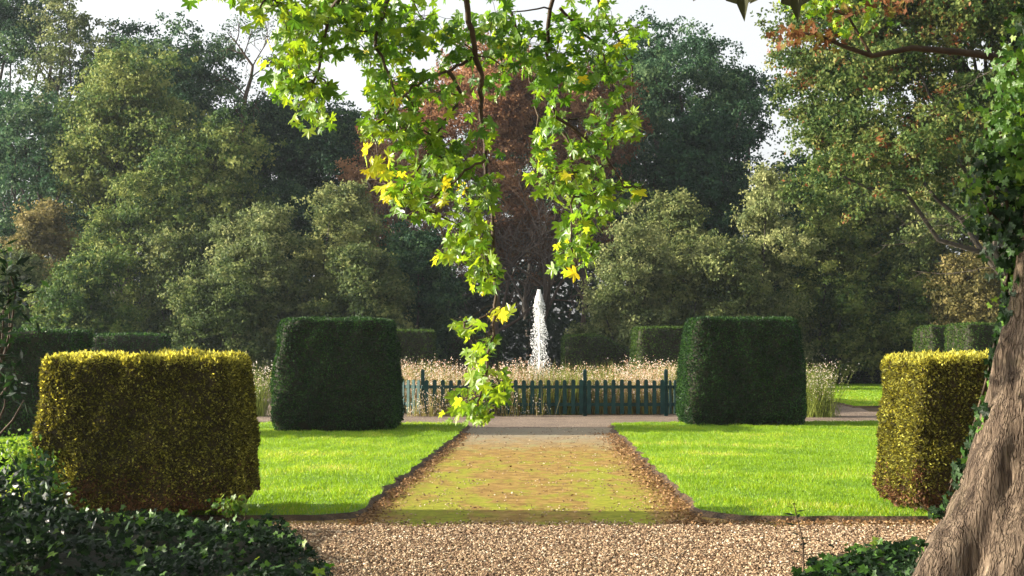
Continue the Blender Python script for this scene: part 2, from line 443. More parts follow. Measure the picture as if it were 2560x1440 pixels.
P = np.c_[rng.uniform(-5, 6, n), rng.uniform(9.5, 14.5, n) + 0, np.zeros(n)]
P = P[visible(P) & (P[:, 1] < 14.05 + .10 * Lumps(.9, 77)(P * [1, 0, 0]) + .06 * Lumps(.22, 78)(P * [1, 0, 0]) + .5 * rng.random(len(P)) ** 5)]
stones('gravel', P, .0065, .0155, M_pebble, 'loose tan gravel stones covering the drive in front of the lawns', zoff=.014)
n = 7000
P = np.c_[rng.uniform(-1.9, 2.3, n), 14 + 17.5 * rng.random(n) ** 1.6, np.zeros(n)]
P = P[(Lumps(.9, 14)(P) + np.abs(P[:, 0] - .2) * .5 > rng.uniform(-.3, 1.6, len(P)))]
stones('gravel', P, .006, .015, M_pebble, 'small stones and crumbs strewn over the mossy path')
# leaf litter along the path edges
def litter(name, P, smin, smax, mat, label):
    n = len(P); nr = unit(rng.normal(size=(n, 3)) * .7 + np.array([0, 0, 1]))
    q = diamonds(P, rand_dirs(n) * np.array([1, 1, .3]), nr, rng.uniform(smin, smax, n), rng.uniform(smin, smax, n) * .6)
    mb = MB(); mb.quads(q, 0, rng.random(n)); return tag(mb.build(name, mat), label, 'leaves', kind='stuff')
M_litter = leafmat('fallen_leaf', [(0, (.08, .04, .02)), (.5, (.22, .12, .05)), (1, (.42, .26, .13))], .2)
n = 4200; y = 14.1 + 15 * rng.random(n) ** 1.3
P = np.c_[RX(y) - .05 - np.abs(rng.normal(0, .2, n)), y, rng.uniform(.01, .035, n)]
n2 = 3800; y = 14.1 + 15 * rng.random(n2) ** 1.3
P2 = np.c_[LX(y) + .04 + np.abs(rng.normal(0, .10, n2)), y, rng.uniform(.01, .03, n2)]
n3 = 1500; P3 = np.c_[rng.uniform(1.5, 5.2, n3), rng.normal(14.3, .12, n3), rng.uniform(.01, .03, n3)]
n4 = 500; P4 = np.c_[rng.uniform(-1.6, 2.0, n4), 14 + 16 * rng.random(n4), np.full(n4, .012)]
litter('fallen_leaves', np.r_[P, P2, P3, P4], .02, .055, M_litter, 'dry brown fallen leaves and crumbs along the cut lawn edges')

# ------------------------------------------------------------------ clipped hedges
def block_shape(w, d, h, taper=.88, e=5.5, tuck=.93, nt_=72, shift=(0, 0), topfn=None, z0=0):
    zs = np.array([0, .04, .1, .18, .3, .45, .6, .75, .88, .94, .975, .992])
    pr = np.interp(zs, [0, .08, .2, .45, .9, .96, .985, 1], [tuck, .985, 1, .985, taper + .015, taper, taper - .02, taper - .05])
    a = np.arange(nt_) * 2 * math.pi / nt_ + .02
    ca, sa = np.cos(a), np.sin(a)
    rr = (np.abs(ca) ** e + np.abs(sa) ** e) ** (-1 / e)
    ring = np.c_[ca * rr * w / 2, sa * rr * d / 2]
    V = []
    for z, p in zip(zs, pr): V.append(np.c_[ring * p + np.array(shift) * z, np.full(nt_, z0 + z * (h - z0))])
    for k, p in enumerate((.93, .6, .25)):
        V.append(np.c_[ring * pr[-1] * p + np.array(shift), np.full(nt_, h * (1.0 + .002 * k))])
    n = len(V); V = np.concatenate(V)
    if topfn is not None: V[:, 2] = V[:, 2] * topfn(V[:, 0] / w)
    i = np.arange(n - 1)[:, None] * nt_; k = np.arange(nt_)[None]; k2 = (k + 1) % nt_
    F = np.stack([i + k, i + k2, i + nt_ + k2, i + nt_ + k], -1).reshape(-1, 4)
    return V, F
HL = Lumps(.55, 21); HL2 = Lumps(.17, 22)
def clipped(mb, V, F, loc, rot, n, L, W, out, seed, mi=1, lump=.03, jit=.9):
    c, s = math.cos(rot), math.sin(rot); M = np.array([[c, -s, 0], [s, c, 0], [0, 0, 1]])
    V = V @ M.T
    ctr = np.array([0, 0, V[:, 2].mean()])
    dsp = (HL(V + seed) * lump)[:, None] * unit(V - ctr)
    V = V + dsp
    Vc = (V - ctr) * .975 + ctr; Vc[:, 2] = np.maximum(Vc[:, 2], V[:, 2].min())
    mb.add(Vc + loc, F, 0, smooth=True)
    P, Nn = scatter(V, F, n)
    k = Nn[:, 2] > -.5; P, Nn = P[k], Nn[k]; n = len(P)
    P = P + Nn * (rng.uniform(-.035, .0, n) + HL2(P + seed) * .012)[:, None]
    tip = Nn * out + rand_dirs(n) * jit
    q = diamonds(P + loc, tip, rand_dirs(n), rng.uniform(.7, 1.3, n) * L, rng.uniform(.7, 1.3, n) * W)
    return mb, q, P
def yew(px0, px1, top, Yf, depth, label, group, mat=M_yew, taper=.88, sq=9, rot=.03, n=42000, L=.05, W=.02, topfn=None, cat='topiary hedge', h=None, shift=(0, 0), out=.7):
    c = (px0 + px1) / 2; w = (px1 - px0) / FPX * Yf
    x = (c - 1280) / FPX * Yf
    h = h or at(c, top, Yf)[2]
    V, F = block_shape(w, depth, h, taper, e=sq, nt_=120, topfn=topfn, shift=shift)
    mb = MB(); loc = np.array([x, Yf + depth / 2, 0.0]); loc[2] = LH - .02 if Yf < 33 else .01
    mb, q, P = clipped(mb, V, F, loc, rot, n, L, W, out, x, lump=.05)
    mb.quads(q, 1, rng.random(len(q)))
    o = mb.build('clipped_hedge', [M_core, mat], loc=loc)
    return tag(o, label, cat, group)
G1 = 'clipped yew blocks by the fence'
yew(672, 985, 803, 28.9, 2.7, 'dark green clipped yew block left of the path end, rounded shoulders', G1, n=70000, rot=.0, taper=.88, sq=7)
yew(1716, 2022, 800, 31.0, 2.3, 'dark green clipped yew block right of the path end, wide base and flat top', G1, n=70000, rot=.0, taper=.87)
G2 = 'clipped hedges beyond the fountain'
yew(925, 1083, 828, 57, 2.6, 'far clipped hedge peeping out right of the left yew block', G2, M_yewl, n=16000, L=.09, W=.035, taper=.95)
yew(1120, 1252, 840, 62, 2.2, 'far dark hedge just left of the fountain jet, behind the hanging leaves', G2, n=14000, L=.09, W=.035, taper=.96)
sw = lambda u: 1 - .42 * np.clip((u + .05) / .5, 0, 1) ** 1.4
yew(1408, 1600, 840, 59.9, 2.0, 'far hedge right of the fountain jet whose top swoops down to the right', G2, M_yewl, n=16000, L=.09, W=.035, taper=.97, topfn=sw)
yew(1588, 1760, 820, 57, 2.6, 'far clipped hedge half hidden behind the right yew block', G2, M_yewl, n=18000, L=.09, W=.035, taper=.93)
G3 = 'dark hedges at the far left'
yew(-230, 172, 832, 27.3, 2.0, 'long dark hedge at the left edge behind the golden hedge', G3, n=30000, L=.06, W=.025, taper=.97)
yew(215, 388, 838, 44, 2.6, 'smaller dark hedge right behind the long hedge at the far left', G3, n=16000, L=.08, W=.03, taper=.96)
G4 = 'pale hedges at the far right'
yew(2322, 2450, 817, 55, 2.4, 'pale sunlit hedge in the back, left one of the pair above the right golden hedge', G4, M_yewl, n=14000, L=.08, W=.035, taper=.95)
yew(2412, 2600, 811, 46, 2.4, 'pale sunlit hedge in the back, touching the big trunk, right one of the pair', G4, M_yewl, n=16000, L=.08, W=.03, taper=.95)
# low far hedge, running across
yew(2000, 2420, 921, 66.5, 1.2, 'long low dark hedge at the back of the far lawn on the right', None, n=26000, L=.09, W=.04, taper=.98, h=.85, cat='hedge')

def golden(px0, px1, top, Yf, depth, label, rot, taper, n, w=None, lean=(0, 0), bottom=.05):
    cx = (px0 + px1) / 2; w = w or (px1 - px0) / FPX * Yf
    x = (cx - 1280) / FPX * Yf; h = at(cx, top, Yf)[2] - LH + .02
    loc = np.array([x, Yf + depth / 2, 0.03])
    root = empty('golden_hedge', loc, label, 'hedge', 'golden hedges flanking the path')
    V, F = block_shape(w, depth, h, taper, e=13, tuck=.90, nt_=144, z0=bottom, shift=lean)
    mb = MB(); mb, q, P = clipped(mb, V, F, loc, rot, n, .034, .018, .5, x, lump=.05, jit=1.0)
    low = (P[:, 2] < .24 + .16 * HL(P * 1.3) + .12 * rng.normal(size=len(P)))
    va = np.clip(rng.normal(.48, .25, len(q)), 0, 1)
    va = np.clip(va + .35 * (P[:, 2] > h - .06), 0, 1)  # top leaves lightened: the sunlit rim is painted into their colour
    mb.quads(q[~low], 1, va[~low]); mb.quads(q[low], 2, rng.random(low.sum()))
    # stray shoots on top
    m = 2600; i = rng.choice(np.where(P[:, 2] > h * .95)[0], m)
    q2 = diamonds(P[i] + loc, np.array([0, 0, 1.]) + rand_dirs(m) * .6, rand_dirs(m), rng.uniform(.04, .075, m), rng.uniform(.02, .03, m))
    mb.quads(q2, 1, rng.uniform(.5, 1, m))
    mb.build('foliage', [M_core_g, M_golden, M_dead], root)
    ng = max(4, int(w * 2.2))
    for k in range(5):
        xx = loc[0] - w * .36 + k * w * .18; s = MB()
        s.tube([[xx, loc[1], 0], [xx + .02, loc[1] + .03, .2], [xx + .06, loc[1], .5]], [.045, .035, .03], 8)
        s.build('stem', M_bark, root)
    return root
golden(66, 602, 893, 14.35, 1.25, 'golden leaved clipped hedge left of the path, brown and bare at its foot', .0, .88, 130000, lean=(-.02, 0))
golden(2275, 2860, 893, 14.35, 1.5, 'golden leaved clipped hedge behind the big trunk on the right, left side glowing', .03, .95, 150000)

# ------------------------------------------------------------------ fountain and its picket fence
M_paint = simplemat('green_fence_paint', [(.3, (.006, .028, .026)), (.7, (.018, .06, .052))], 6, .6, .15, .2, .005)
CX, CY = .80, 43.8
AP = 7.25
HS = AP * math.tan(math.pi / 8)
def picket(w=.1, h=.9, t=.02, z=.06):
    n = 7; a = np.linspace(0, math.pi, n)
    pr = [(-w / 2, z), (w / 2, z)] + [(w / 2 * math.cos(t_), h - w / 2 + w / 2 * math.sin(t_)) for t_ in a]
    k = len(pr); v = np.array([(x, -t / 2, zz) for x, zz in pr] + [(x, t / 2, zz) for x, zz in pr])
    return v, k
def fence_side(i, label):
    ang = -math.pi / 2 + i * math.pi / 4           # outward direction of this side
    nrm = np.array([math.cos(ang), math.sin(ang), 0]); tan = np.array([-math.sin(ang), math.cos(ang), 0])
    mid = np.array([CX, CY, 0]) + nrm * AP
    M = np.stack([tan, -nrm, [0, 0, 1]], -1)       # local x along, y inward
    root = empty('picket_fence', mid, label, 'fence', 'runs of the octagonal picket fence')
    pv, k = picket(); np_ = 30; sp = 2 * HS / np_
    for j in range(np_):
        u = -HS + (j + .5) * sp
        b = MB(); v = (pv * np.array([1, 1, 1 + random.uniform(-.015, .01)]) + np.array([u + random.uniform(-.008, .008), -.035, 0])) @ M.T + mid
        b.add(v, [list(range(k))]); b.add(v, [list(range(2 * k - 1, k - 1, -1))])
        b.add(v, [[(q + 1) % k, q, k + q, k + (q + 1) % k] for q in range(k)])
        b.build('picket', M_paint, root)
    for z0 in (.25, .68):
        b = MB(); b.box(-HS, HS, -.022, .018, z0, z0 + .08, 0, M, mid); b.build('rail', M_paint, root)
    for j in range(3 + (1 if i in (0, 7) else 0)):
        if i == 0: u = -HS + j * 2 * HS / 3
        elif i == 7: u = -HS + j * 2 * HS / 3; 
        else: u = -HS + (j + 1) * 2 * HS / 3
        if i == 7 and j == 3: continue
        b = MB(); v = np.array([(sx * .045, sy * .045 + .07, z) for z in (0, 1.13) for sy in (-1, 1) for sx in (-1, 1)])
        v = np.r_[v, [[0, .07, 1.17]]] + np.array([u, 0, 0]); v = v @ M.T + mid
        b.add(v, [[0, 2, 3, 1], [0, 1, 5, 4], [2, 6, 7, 3], [0, 4, 6, 2], [1, 3, 7, 5]])
        b.add(v, [[4, 5, 8], [5, 7, 8], [7, 6, 8], [6, 4, 8]])
        b.build('post', M_paint, root)
fence_side(0, 'front run of the dark green picket fence, straight across the path end')
fence_side(7, 'run of dark green picket fence slanting back behind the left yew block')
fence_side(1, 'run of dark green picket fence slanting back behind the right yew block')
fence_side(6, 'left side run of the picket fence, seen past the left edge of the left yew')
fence_side(2, 'right side run of the picket fence, behind flowers right of the right yew')

M_stone = simplemat('pool_stone', [(.3, (.25, .22, .18)), (.7, (.42, .38, .32))], 5)
def watermat(name, base, trans, rough=.15):
    m, nt, N, L = newmat(name)
    p = bsdf(nt, base, rough, .5, noise(nt, 6, 4) if trans == 0 else None, .3, .03)
    p.inputs['Transmission Weight'].default_value = trans; p.inputs['IOR'].default_value = 1.33
    o = N.new('ShaderNodeOutputMaterial'); L.new(p.outputs[0], o.inputs[0]); return m
M_water = watermat('pool_water', (.03, .05, .04), 0)
M_foam = watermat('white_water', (.86, .88, .88), .25, .3)
ft = empty('fountain', (CX, CY, 0), 'tall white water jet rising from the round pool inside the fence', 'fountain')
b = MB(); a = np.arange(49) * 2 * math.pi / 48
prof = [(2.55, 0), (2.55, .35), (2.2, .35), (2.2, .1)]
V = np.array([[(CX + r * math.cos(t), CY + r * math.sin(t), z) for r, z in prof] for t in a[:-1]]).reshape(-1, 3)
F = [[i * 4 + k, ((i + 1) % 48) * 4 + k, ((i + 1) % 48) * 4 + k + 1, i * 4 + k + 1] for i in range(48) for k in range(3)]
b.add(V, F); b.build('basin_rim', M_stone, ft)
b = MB(); b.add([(CX + 2.21 * math.cos(t), CY + 2.21 * math.sin(t), .22) for t in a[:-1]], [list(range(48))]); b.build('pool_water', M_water, ft)
b = MB(); b.tube([(CX, CY, .1), (CX, CY, .6)], .04, 10); b.build('nozzle', M_bark, ft)
# jet: thin rising column, foamy head, drops falling round it
HJ = at(1350, 722, CY)[2]
b = MB()
zz = np.linspace(.58, HJ - .25, 40)
b.tube(np.c_[CX + .008 * np.sin(zz * 5), CY + 0 * zz, zz], np.interp(zz, [.5, 2.2, HJ], [.03, .022, .02]) * (1 + .25 * np.sin(zz * 23)), 8)
n = 6500
hd = rng.random(n)
z = np.where(hd < .2, HJ - np.abs(rng.normal(0, .23, n)) - .04, rng.uniform(.3, HJ - .2, n) )
t = np.clip((HJ - z) / (HJ - .3), 0, 1)
spread = .03 + .34 * t ** .6
spread = np.where(hd < .2, .02 + .15 * np.sqrt(np.clip((HJ - z), 0, .5)), spread)
keep = rng.random(n) < np.where(hd < .2, 1, 1.0 - .62 * t)
ang = rng.uniform(0, 6.28, n); rad = spread * np.sqrt(rng.random(n)) * (1.0 + .25 * np.sin(z * 7 + ang * 2))
P = np.c_[CX + .03 * t + rad * np.cos(ang), CY + rad * np.sin(ang), z][keep]
n = len(P)
octv = np.array([[1, 0, 0], [0, 1, 0], [-1, 0, 0], [0, -1, 0], [0, 0, 1], [0, 0, -1]], float)
of = np.array([[0, 1, 4], [1, 2, 4], [2, 3, 4], [3, 0, 4], [1, 0, 5], [2, 1, 5], [3, 2, 5], [0, 3, 5]])
r = rng.uniform(.004, .012, n) * np.where(P[:, 2] > HJ - .5, 1.3, 1)
v = octv[None] * r[:, None, None] * np.array([1, 1, 1.7]) * (1 + rng.uniform(-.3, .3, (n, 6, 1))) + P[:, None]
b.add(v.reshape(-1, 3), (of[None] + (np.arange(n) * 6)[:, None, None]).reshape(-1, 3), 0)
b.build('water_jet', M_foam, ft)

# flower bed between fence and pool
M_petal = leafmat('pale_petal', [(0, (.55, .30, .20)), (.35, (.74, .52, .38)), (.75, (.82, .70, .56)), (1, (.85, .82, .78))], .45, patch=.05)
M_stem = leafmat('flower_stem', [(0, (.12, .08, .03)), (.5, (.25, .20, .06)), (.85, (.38, .36, .09)), (1, (.50, .38, .18))], .4, patch=.12, pscale=.5)
M_greenst = leafmat('green_stem', [(0, (.07, .11, .02)), (1, (.28, .32, .06))], .4)
def stems(mb, P, H, lean, w, var, mi):
    n = len(P); a = rng.uniform(0, 6.28, n)
    tip = P + np.c_[np.cos(a) * lean * H, np.sin(a) * lean * H, H]
    b_ = rng.uniform(0, 6.28, n); s = np.c_[np.cos(b_), np.sin(b_), 0 * b_] * w
    mb.tris(np.stack([P - s, P + s, tip], 1), mi, var); return tip
mb = MB(); n = 17000
th = rng.uniform(math.pi * .90, math.pi * 2.10, n); rr = 3.0 + (AP * 1.0 - 3.15) * np.sqrt(rng.random(n))
oct_r = AP / np.cos((th + math.pi / 8) % (math.pi / 4) - math.pi / 8)
rr = rr * oct_r / AP * .94
P = np.c_[CX + rr * np.cos(th), CY + rr * np.sin(th), np.zeros(n)]
hh = np.clip(1.12 + .22 * Lumps(1.6, 31)(P), .6, 1.35)
H = hh * rng.uniform(.55, 1.12, n)
green = Lumps(1.7, 33)(P) + .35 * ((P[:, 0] > 0) & (P[:, 0] < 3)) > .35
tip = stems(mb, P, H, rng.uniform(.05, .35, n), .012, rng.random(n), 1)
mb2i = np.where(green)[0]
# grassy blades, wide, in the greener clumps
g = P[mb2i][:6000]; stems(mb, g + rng.normal(0, .05, g.shape) * [1, 1, 0], H[mb2i][:6000] * 1.02, rng.uniform(.1, .5, len(g)), .022, rng.random(len(g)), 2)
# flowers along the upper part of every stem
i = rng.choice(np.where(~green | (rng.random(n) < .3))[0], 62000)
t = rng.uniform(.35, 1.03, len(i))[:, None] ** .7
Q = P[i] * (1 - t) + tip[i] * t + rng.normal(0, .025, (len(i), 3))
mb.quads(diamonds(Q, rand_dirs(len(i)), rand_dirs(len(i)), rng.uniform(.025, .05, len(i)), rng.uniform(.02, .04, len(i))), 0, rng.random(len(i)))
tag(mb.build('flower_bed', [M_petal, M_stem, M_greenst]), 'tall mass of pale pink and straw coloured flowers inside the picket fence', 'flowers', kind='stuff')
# flowers spilling through and in front of the fence on its left half
mb = MB(); n = 260
u = rng.beta(1.3, 2.6, n) * 4.2
P = np.c_[CX - HS - .4 + u, CY - AP - rng.uniform(.03, .3, n), np.zeros(n)]
H = rng.uniform(.2, .85, n); tip = stems(mb, P, H, rng.uniform(.05, .3, n), .008, rng.random(n), 1)
i = rng.choice(n, 800); t = rng.uniform(.3, 1, len(i))[:, None]; Q = P[i] * (1 - t) + tip[i] * t + rng.normal(0, .04, (len(i), 3))
mb.quads(diamonds(Q, rand_dirs(len(i)), rand_dirs(len(i)), rng.uniform(.02, .045, len(i)), rng.uniform(.02, .035, len(i))), 0, rng.uniform(.4, 1, len(i)))
tag(mb.build('spilling_flowers', [M_petal, M_stem]), 'loose white flowers leaning out in front of the left half of the fence', 'flowers', kind='stuff')
def clump(px, py, Y, w, h, n, label, green):
    base = at(px, 900, Y) * np.array([1, 1, 0]); mb = MB()
    P = base + np.c_[rng.normal(0, w * .18, n), rng.normal(0, w * .18, n), np.zeros(n)]
    H = rng.uniform(.5, 1, n) * h; tip = stems(mb, P, H, rng.uniform(.1, .55, n), .008, rng.random(n), 1)
    m = n * 5; i = rng.choice(n, m); t = rng.uniform(.1, .9, m)[:, None]; Q = P[i] * (1 - t) + tip[i] * t + rng.normal(0, .03, (m, 3))
    mb.quads(diamonds(Q, rand_dirs(m), rand_dirs(m), rng.uniform(.03, .07, m), rng.uniform(.015, .03, m)), 2, rng.random(m))
    m = n * 2; i = rng.choice(n, m); t = rng.uniform(.55, 1.02, m)[:, None]; Q = P[i] * (1 - t) + tip[i] * t + rng.normal(0, .04, (m, 3))
    mb.quads(diamonds(Q, rand_dirs(m), rand_dirs(m), rng.uniform(.02, .045, m), rng.uniform(.02, .035, m)), 0, rng.uniform(.5, 1, m))
    return tag(mb.build('flower_clump', [M_petal, M_greenst, M_greenst], loc=base), label, 'plant', 'flower clumps outside the fence')
clump(2035, 0, 36.2, 1.3, 1.45, 520, 'bushy plant with white flowers at the right side of the right yew block', True)
clump(640, 0, 36.5, .9, 1.4, 300, 'thin white flowering plant between the left golden hedge and the left yew', True)

# ------------------------------------------------------------------ trees
def curve(p0, p1, n=6, wob=.12, sag=0):
    p0, p1 = np.asarray(p0, float), np.asarray(p1, float); t = np.linspace(0, 1, n)[:, None]
    L = np.linalg.norm(p1 - p0); c = p0 * (1 - t) + p1 * t
    c[1:-1] += rng.normal(0, wob * L / n, (n - 2, 3)); c[:, 2] += sag * L * np.sin(t[:, 0] * math.pi)
    return c
def branchy(mb, p, d, L, r, depth, tips, spread=.6, up=.1, ns=4, kids=(2, 4), sides=5, minr=.006, mi=0):
    d = unit(np.asarray(d, float)); pts = [np.asarray(p, float)]
    for k in range(ns):
        d = unit(d + rng.normal(0, .16, 3) + np.array([0, 0, up * .3])); pts.append(pts[-1] + d * L / ns)
    pts = np.array(pts); mb.tube(pts, np.linspace(r, r * .55, ns + 1), sides, mi, cap=False)
    if depth == 0:
        tips.append((pts[-1], d)); return
    tips.append((pts[-1], d))
    for k in range(random.randint(*kids)):
        t = random.uniform(.35, 1.0); i = min(int(t * ns), ns - 1); q = pts[i] + (pts[i + 1] - pts[i]) * (t * ns - i)
        nd = unit(d + rng.normal(0, spread, 3) + np.array([0, 0, up]))
        branchy(mb, q, nd, L * random.uniform(.5, .75), max(r * .55, minr), depth - 1, tips, spread, up, ns, kids, max(4, sides - 1), minr, mi)

def crown_leaves(mb, ctr, rad, n, leaf, clumps, rc, shape='round', seed=0, z0=None, flat=.25, mi=0, vm=.45):
    """leaves gathered on many overlapping leafy boughs that fill an uneven crown"""
    ctr = np.asarray(ctr, float); rad = np.asarray(rad, float)
    d = rand_dirs(clumps); d[:, 2] = np.where(d[:, 2] < -.6, -d[:, 2], d[:, 2])
    rr = rng.uniform(.35, 1, clumps) ** .5
    if shape == 'cone':
        hgt = rng.random(clumps) ** .8; a = rng.uniform(0, 6.28, clumps); rw = (1 - hgt) ** .8 * rng.uniform(.4, 1, clumps)
        C = ctr + np.c_[np.cos(a) * rw * rad[0], np.sin(a) * rw * rad[1], (hgt * 2 - 1) * rad[2]]
    elif shape == 'shrub':
        hgt = rng.random(clumps) ** .9; a = rng.uniform(0, 6.28, clumps)
        rw = np.sqrt(np.clip(1 - hgt ** 2.4, 0, 1)) * rng.uniform(.45, 1, clumps) ** .6
        C = ctr + np.c_[np.cos(a) * rw * rad[0], np.sin(a) * rw * rad[1], (hgt * 2 - 1) * rad[2]] + rng.normal(0, .35, (clumps, 3)) * rc * [1.2, 1.2, 1.0]
        C[:, 2] += .22 * rad[2] * hgt * Lumps(1.6, seed + 9)(C * [1, 1, 0])
    else:
        C = ctr + d * rr[:, None] * rad * (1 + .22 * Lumps(.8, seed + 1)(d)[:, None]) + rng.normal(0, .35, (clumps, 3)) * rc
    R_ = rng.uniform(.35, 1.35, clumps) * rc
    nt_ = max(clumps, n // 22)                      # tufts of leaves sitting on the boughs
    w = R_ ** 2; i = rng.choice(clumps, nt_, p=w / w.sum())
    e = rand_dirs(nt_); e[:, 2] = np.where(rng.random(nt_) < .7, np.abs(e[:, 2]), e[:, 2])
    tex = 1 + .35 * Lumps(.8, seed + 2)(e * 1.0 + C[i] * .37)
    TC = C[i] + e * (R_[i] * rng.uniform(.55, 1.25, nt_) * tex)[:, None] * np.array([1.1, 1.1, .85])
    tr = rng.uniform(.6, 1.5, nt_) * leaf * 1.45
    cv = rng.normal(0, .13, clumps)[i] + rng.normal(0, .2, nt_)
    j = rng.integers(0, nt_, n)
    P = TC[j] + rng.normal(0, .55, (n, 3)) * tr[j][:, None] * np.array([1, 1, .7])
    if z0 is not None: P[:, 2] = np.maximum(P[:, 2], z0 + rng.uniform(0, .6, n))
    nr = unit(e[j] * .8 + rand_dirs(n) * .9)
    tip = unit(np.cross(nr, rand_dirs(n)) + np.array([0, 0, -flat]))
    q = diamonds(P, tip, nr, rng.uniform(.6, 1.3, n) * leaf, rng.uniform(.6, 1.1, n) * leaf * .75)
    mb.quads(q, mi, np.clip(vm + cv[j] + rng.normal(0, .13, n), 0, 1))
    return C
def tree(px, top, wpx, Y, mat, label, cat='tree', name='tree', n=52000, leaf=.185, clumps=110, rc=1.0, low=.2, shape='round', group='trees of the wood behind the garden', depth=None, vm=.45, limbs=14, trunk_r=.28, cz=None, lean=0):
    s = Y / FPX; w = wpx * s; T = at(px, top, Y); H = T[2]; base = np.array([T[0] - lean, Y, 0.0])
    z0 = H * low; ctr = np.array([T[0], Y, (z0 + H) / 2]); rad = np.array([w / 2, (depth or w) / 2, (H - z0) / 2])
    root = empty(name, base, label, cat, group)
    mb = MB(); C = crown_leaves(mb, ctr, rad - rc * .55 * np.array([1, 1, .8]), n, leaf, clumps, rc, shape, seed=int(px) % 97, z0=.1, vm=vm)
    mb.build('crown', mat, root)
    tb = MB()
    if shape == 'shrub':
        for k in range(6):
            c = C[rng.integers(len(C))]
            tb.tube(curve(base + rng.normal(0, .25, 3) * [1, 1, 0], c, 5, .25), np.linspace(.07, .02, 5), 5)
        tb.build('stems', M_bark, root)
    else:
        top_p = ctr + np.array([0, 0, rad[2] * .5]); path = curve(base, top_p, 8, .18)
        tb.tube(path, np.linspace(trunk_r, trunk_r * .25, 8) * np.array([1.35] + [1] * 7), 9)
        for k in range(limbs):
            c = C[rng.integers(len(C))]; j = min(6, max(2, int(7 * (c[2] * .7) / max(H, .1))))
            tb.tube(curve(path[j], c, 6, .25, .05), np.linspace(trunk_r * .38, .025, 6), 5, cap=False)
        tb.build('trunk', M_bark, root)
    return root

# the tall trees of the wood, from left to right: (px, top, width px, distance, leaves, label)
TALL = [
 (20, -90, 400, 88, M_blue, 'tall bluish tree in the top left corner of the wood', dict(rc=1.1, vm=.5, clumps=100)),
 (165, -30, 190, 84, M_pale, 'thin pale poplar-like tree showing sky through it near the top left', dict(n=9000, clumps=60, rc=.7, low=.35)),
 (300, 62, 330, 90, M_dark, 'dark dense tree in the skyline second from the left corner', {}),
 (440, 78, 290, 82, M_blue, 'high rounded tree whose right side drops to the sky gap with the bare tree', dict(vm=.55)),
 (550, 250, 210, 86, M_dark, 'dark shoulder tree just left of the bare thin tree', {}),
 (100, 250, 430, 76, M_blue, 'broad blue green tree at the left edge, middle height', dict(n=38000)),
 (320, 170, 300, 74, M_oak, 'lighter yellow green oak standing before the dark skyline tree at left', dict(vm=.72, low=.4)),
 (500, 300, 430, 72, M_oak, 'olive oak with autumn tips left of the middle, below the bare thin tree', dict(vm=.66, n=38000)),
 (700, 245, 280, 84, M_dark, 'dark bluish tree between the bare thin tree and the hanging leaves', {}),
 (850, 275, 330, 82, M_dark, 'very dark tree behind the left edge of the copper coloured tree', dict(vm=.35)),
 (1330, 130, 420, 92, M_blue, 'green tree top rising behind the copper coloured tree', {}),
 (1590, 90, 300, 84, M_blue, 'tall green tree touching the right side of the copper coloured tree', {}),
 (1700, 62, 400, 80, M_blue, 'tallest dark green tree right of the hanging branches', dict(n=42000, clumps=150, vm=.45)),
 (1835, 175, 170, 82, M_dark, 'leafy bough tree reaching right into the bright sky gap', dict(low=.62, n=12000, clumps=45, rc=.8)),
 (1745, 300, 200, 76, M_dark, 'dark tree below the leafy bough at the sky gap', dict(vm=.4)),
 (1990, 420, 220, 74, M_dark, 'dark pointed tree at the foot of the bright sky gap', dict(shape='shrub', vm=.5)),
 (2170, 330, 300, 70, M_oak, 'olive tree right of the sky gap, behind the great oak', dict(vm=.68)),
 (2420, 260, 420, 66, M_olive, 'brownish olive tree filling the space behind the big trunk', dict(vm=.62, n=52000)),
]
for px, top, w, Y, m, lab, kw in TALL: tree(px, top, w, Y, m, lab, **kw)
# great oak at the right, nearer
tree(2370, -260, 860, 44, M_mix, 'great spreading oak with rusty patches filling the upper right corner', n=210000, leaf=.125, clumps=520, rc=.66, low=.2, limbs=26, trunk_r=.28, group=None, name='oak_tree', cat='oak tree', depth=7, lean=-3.2)
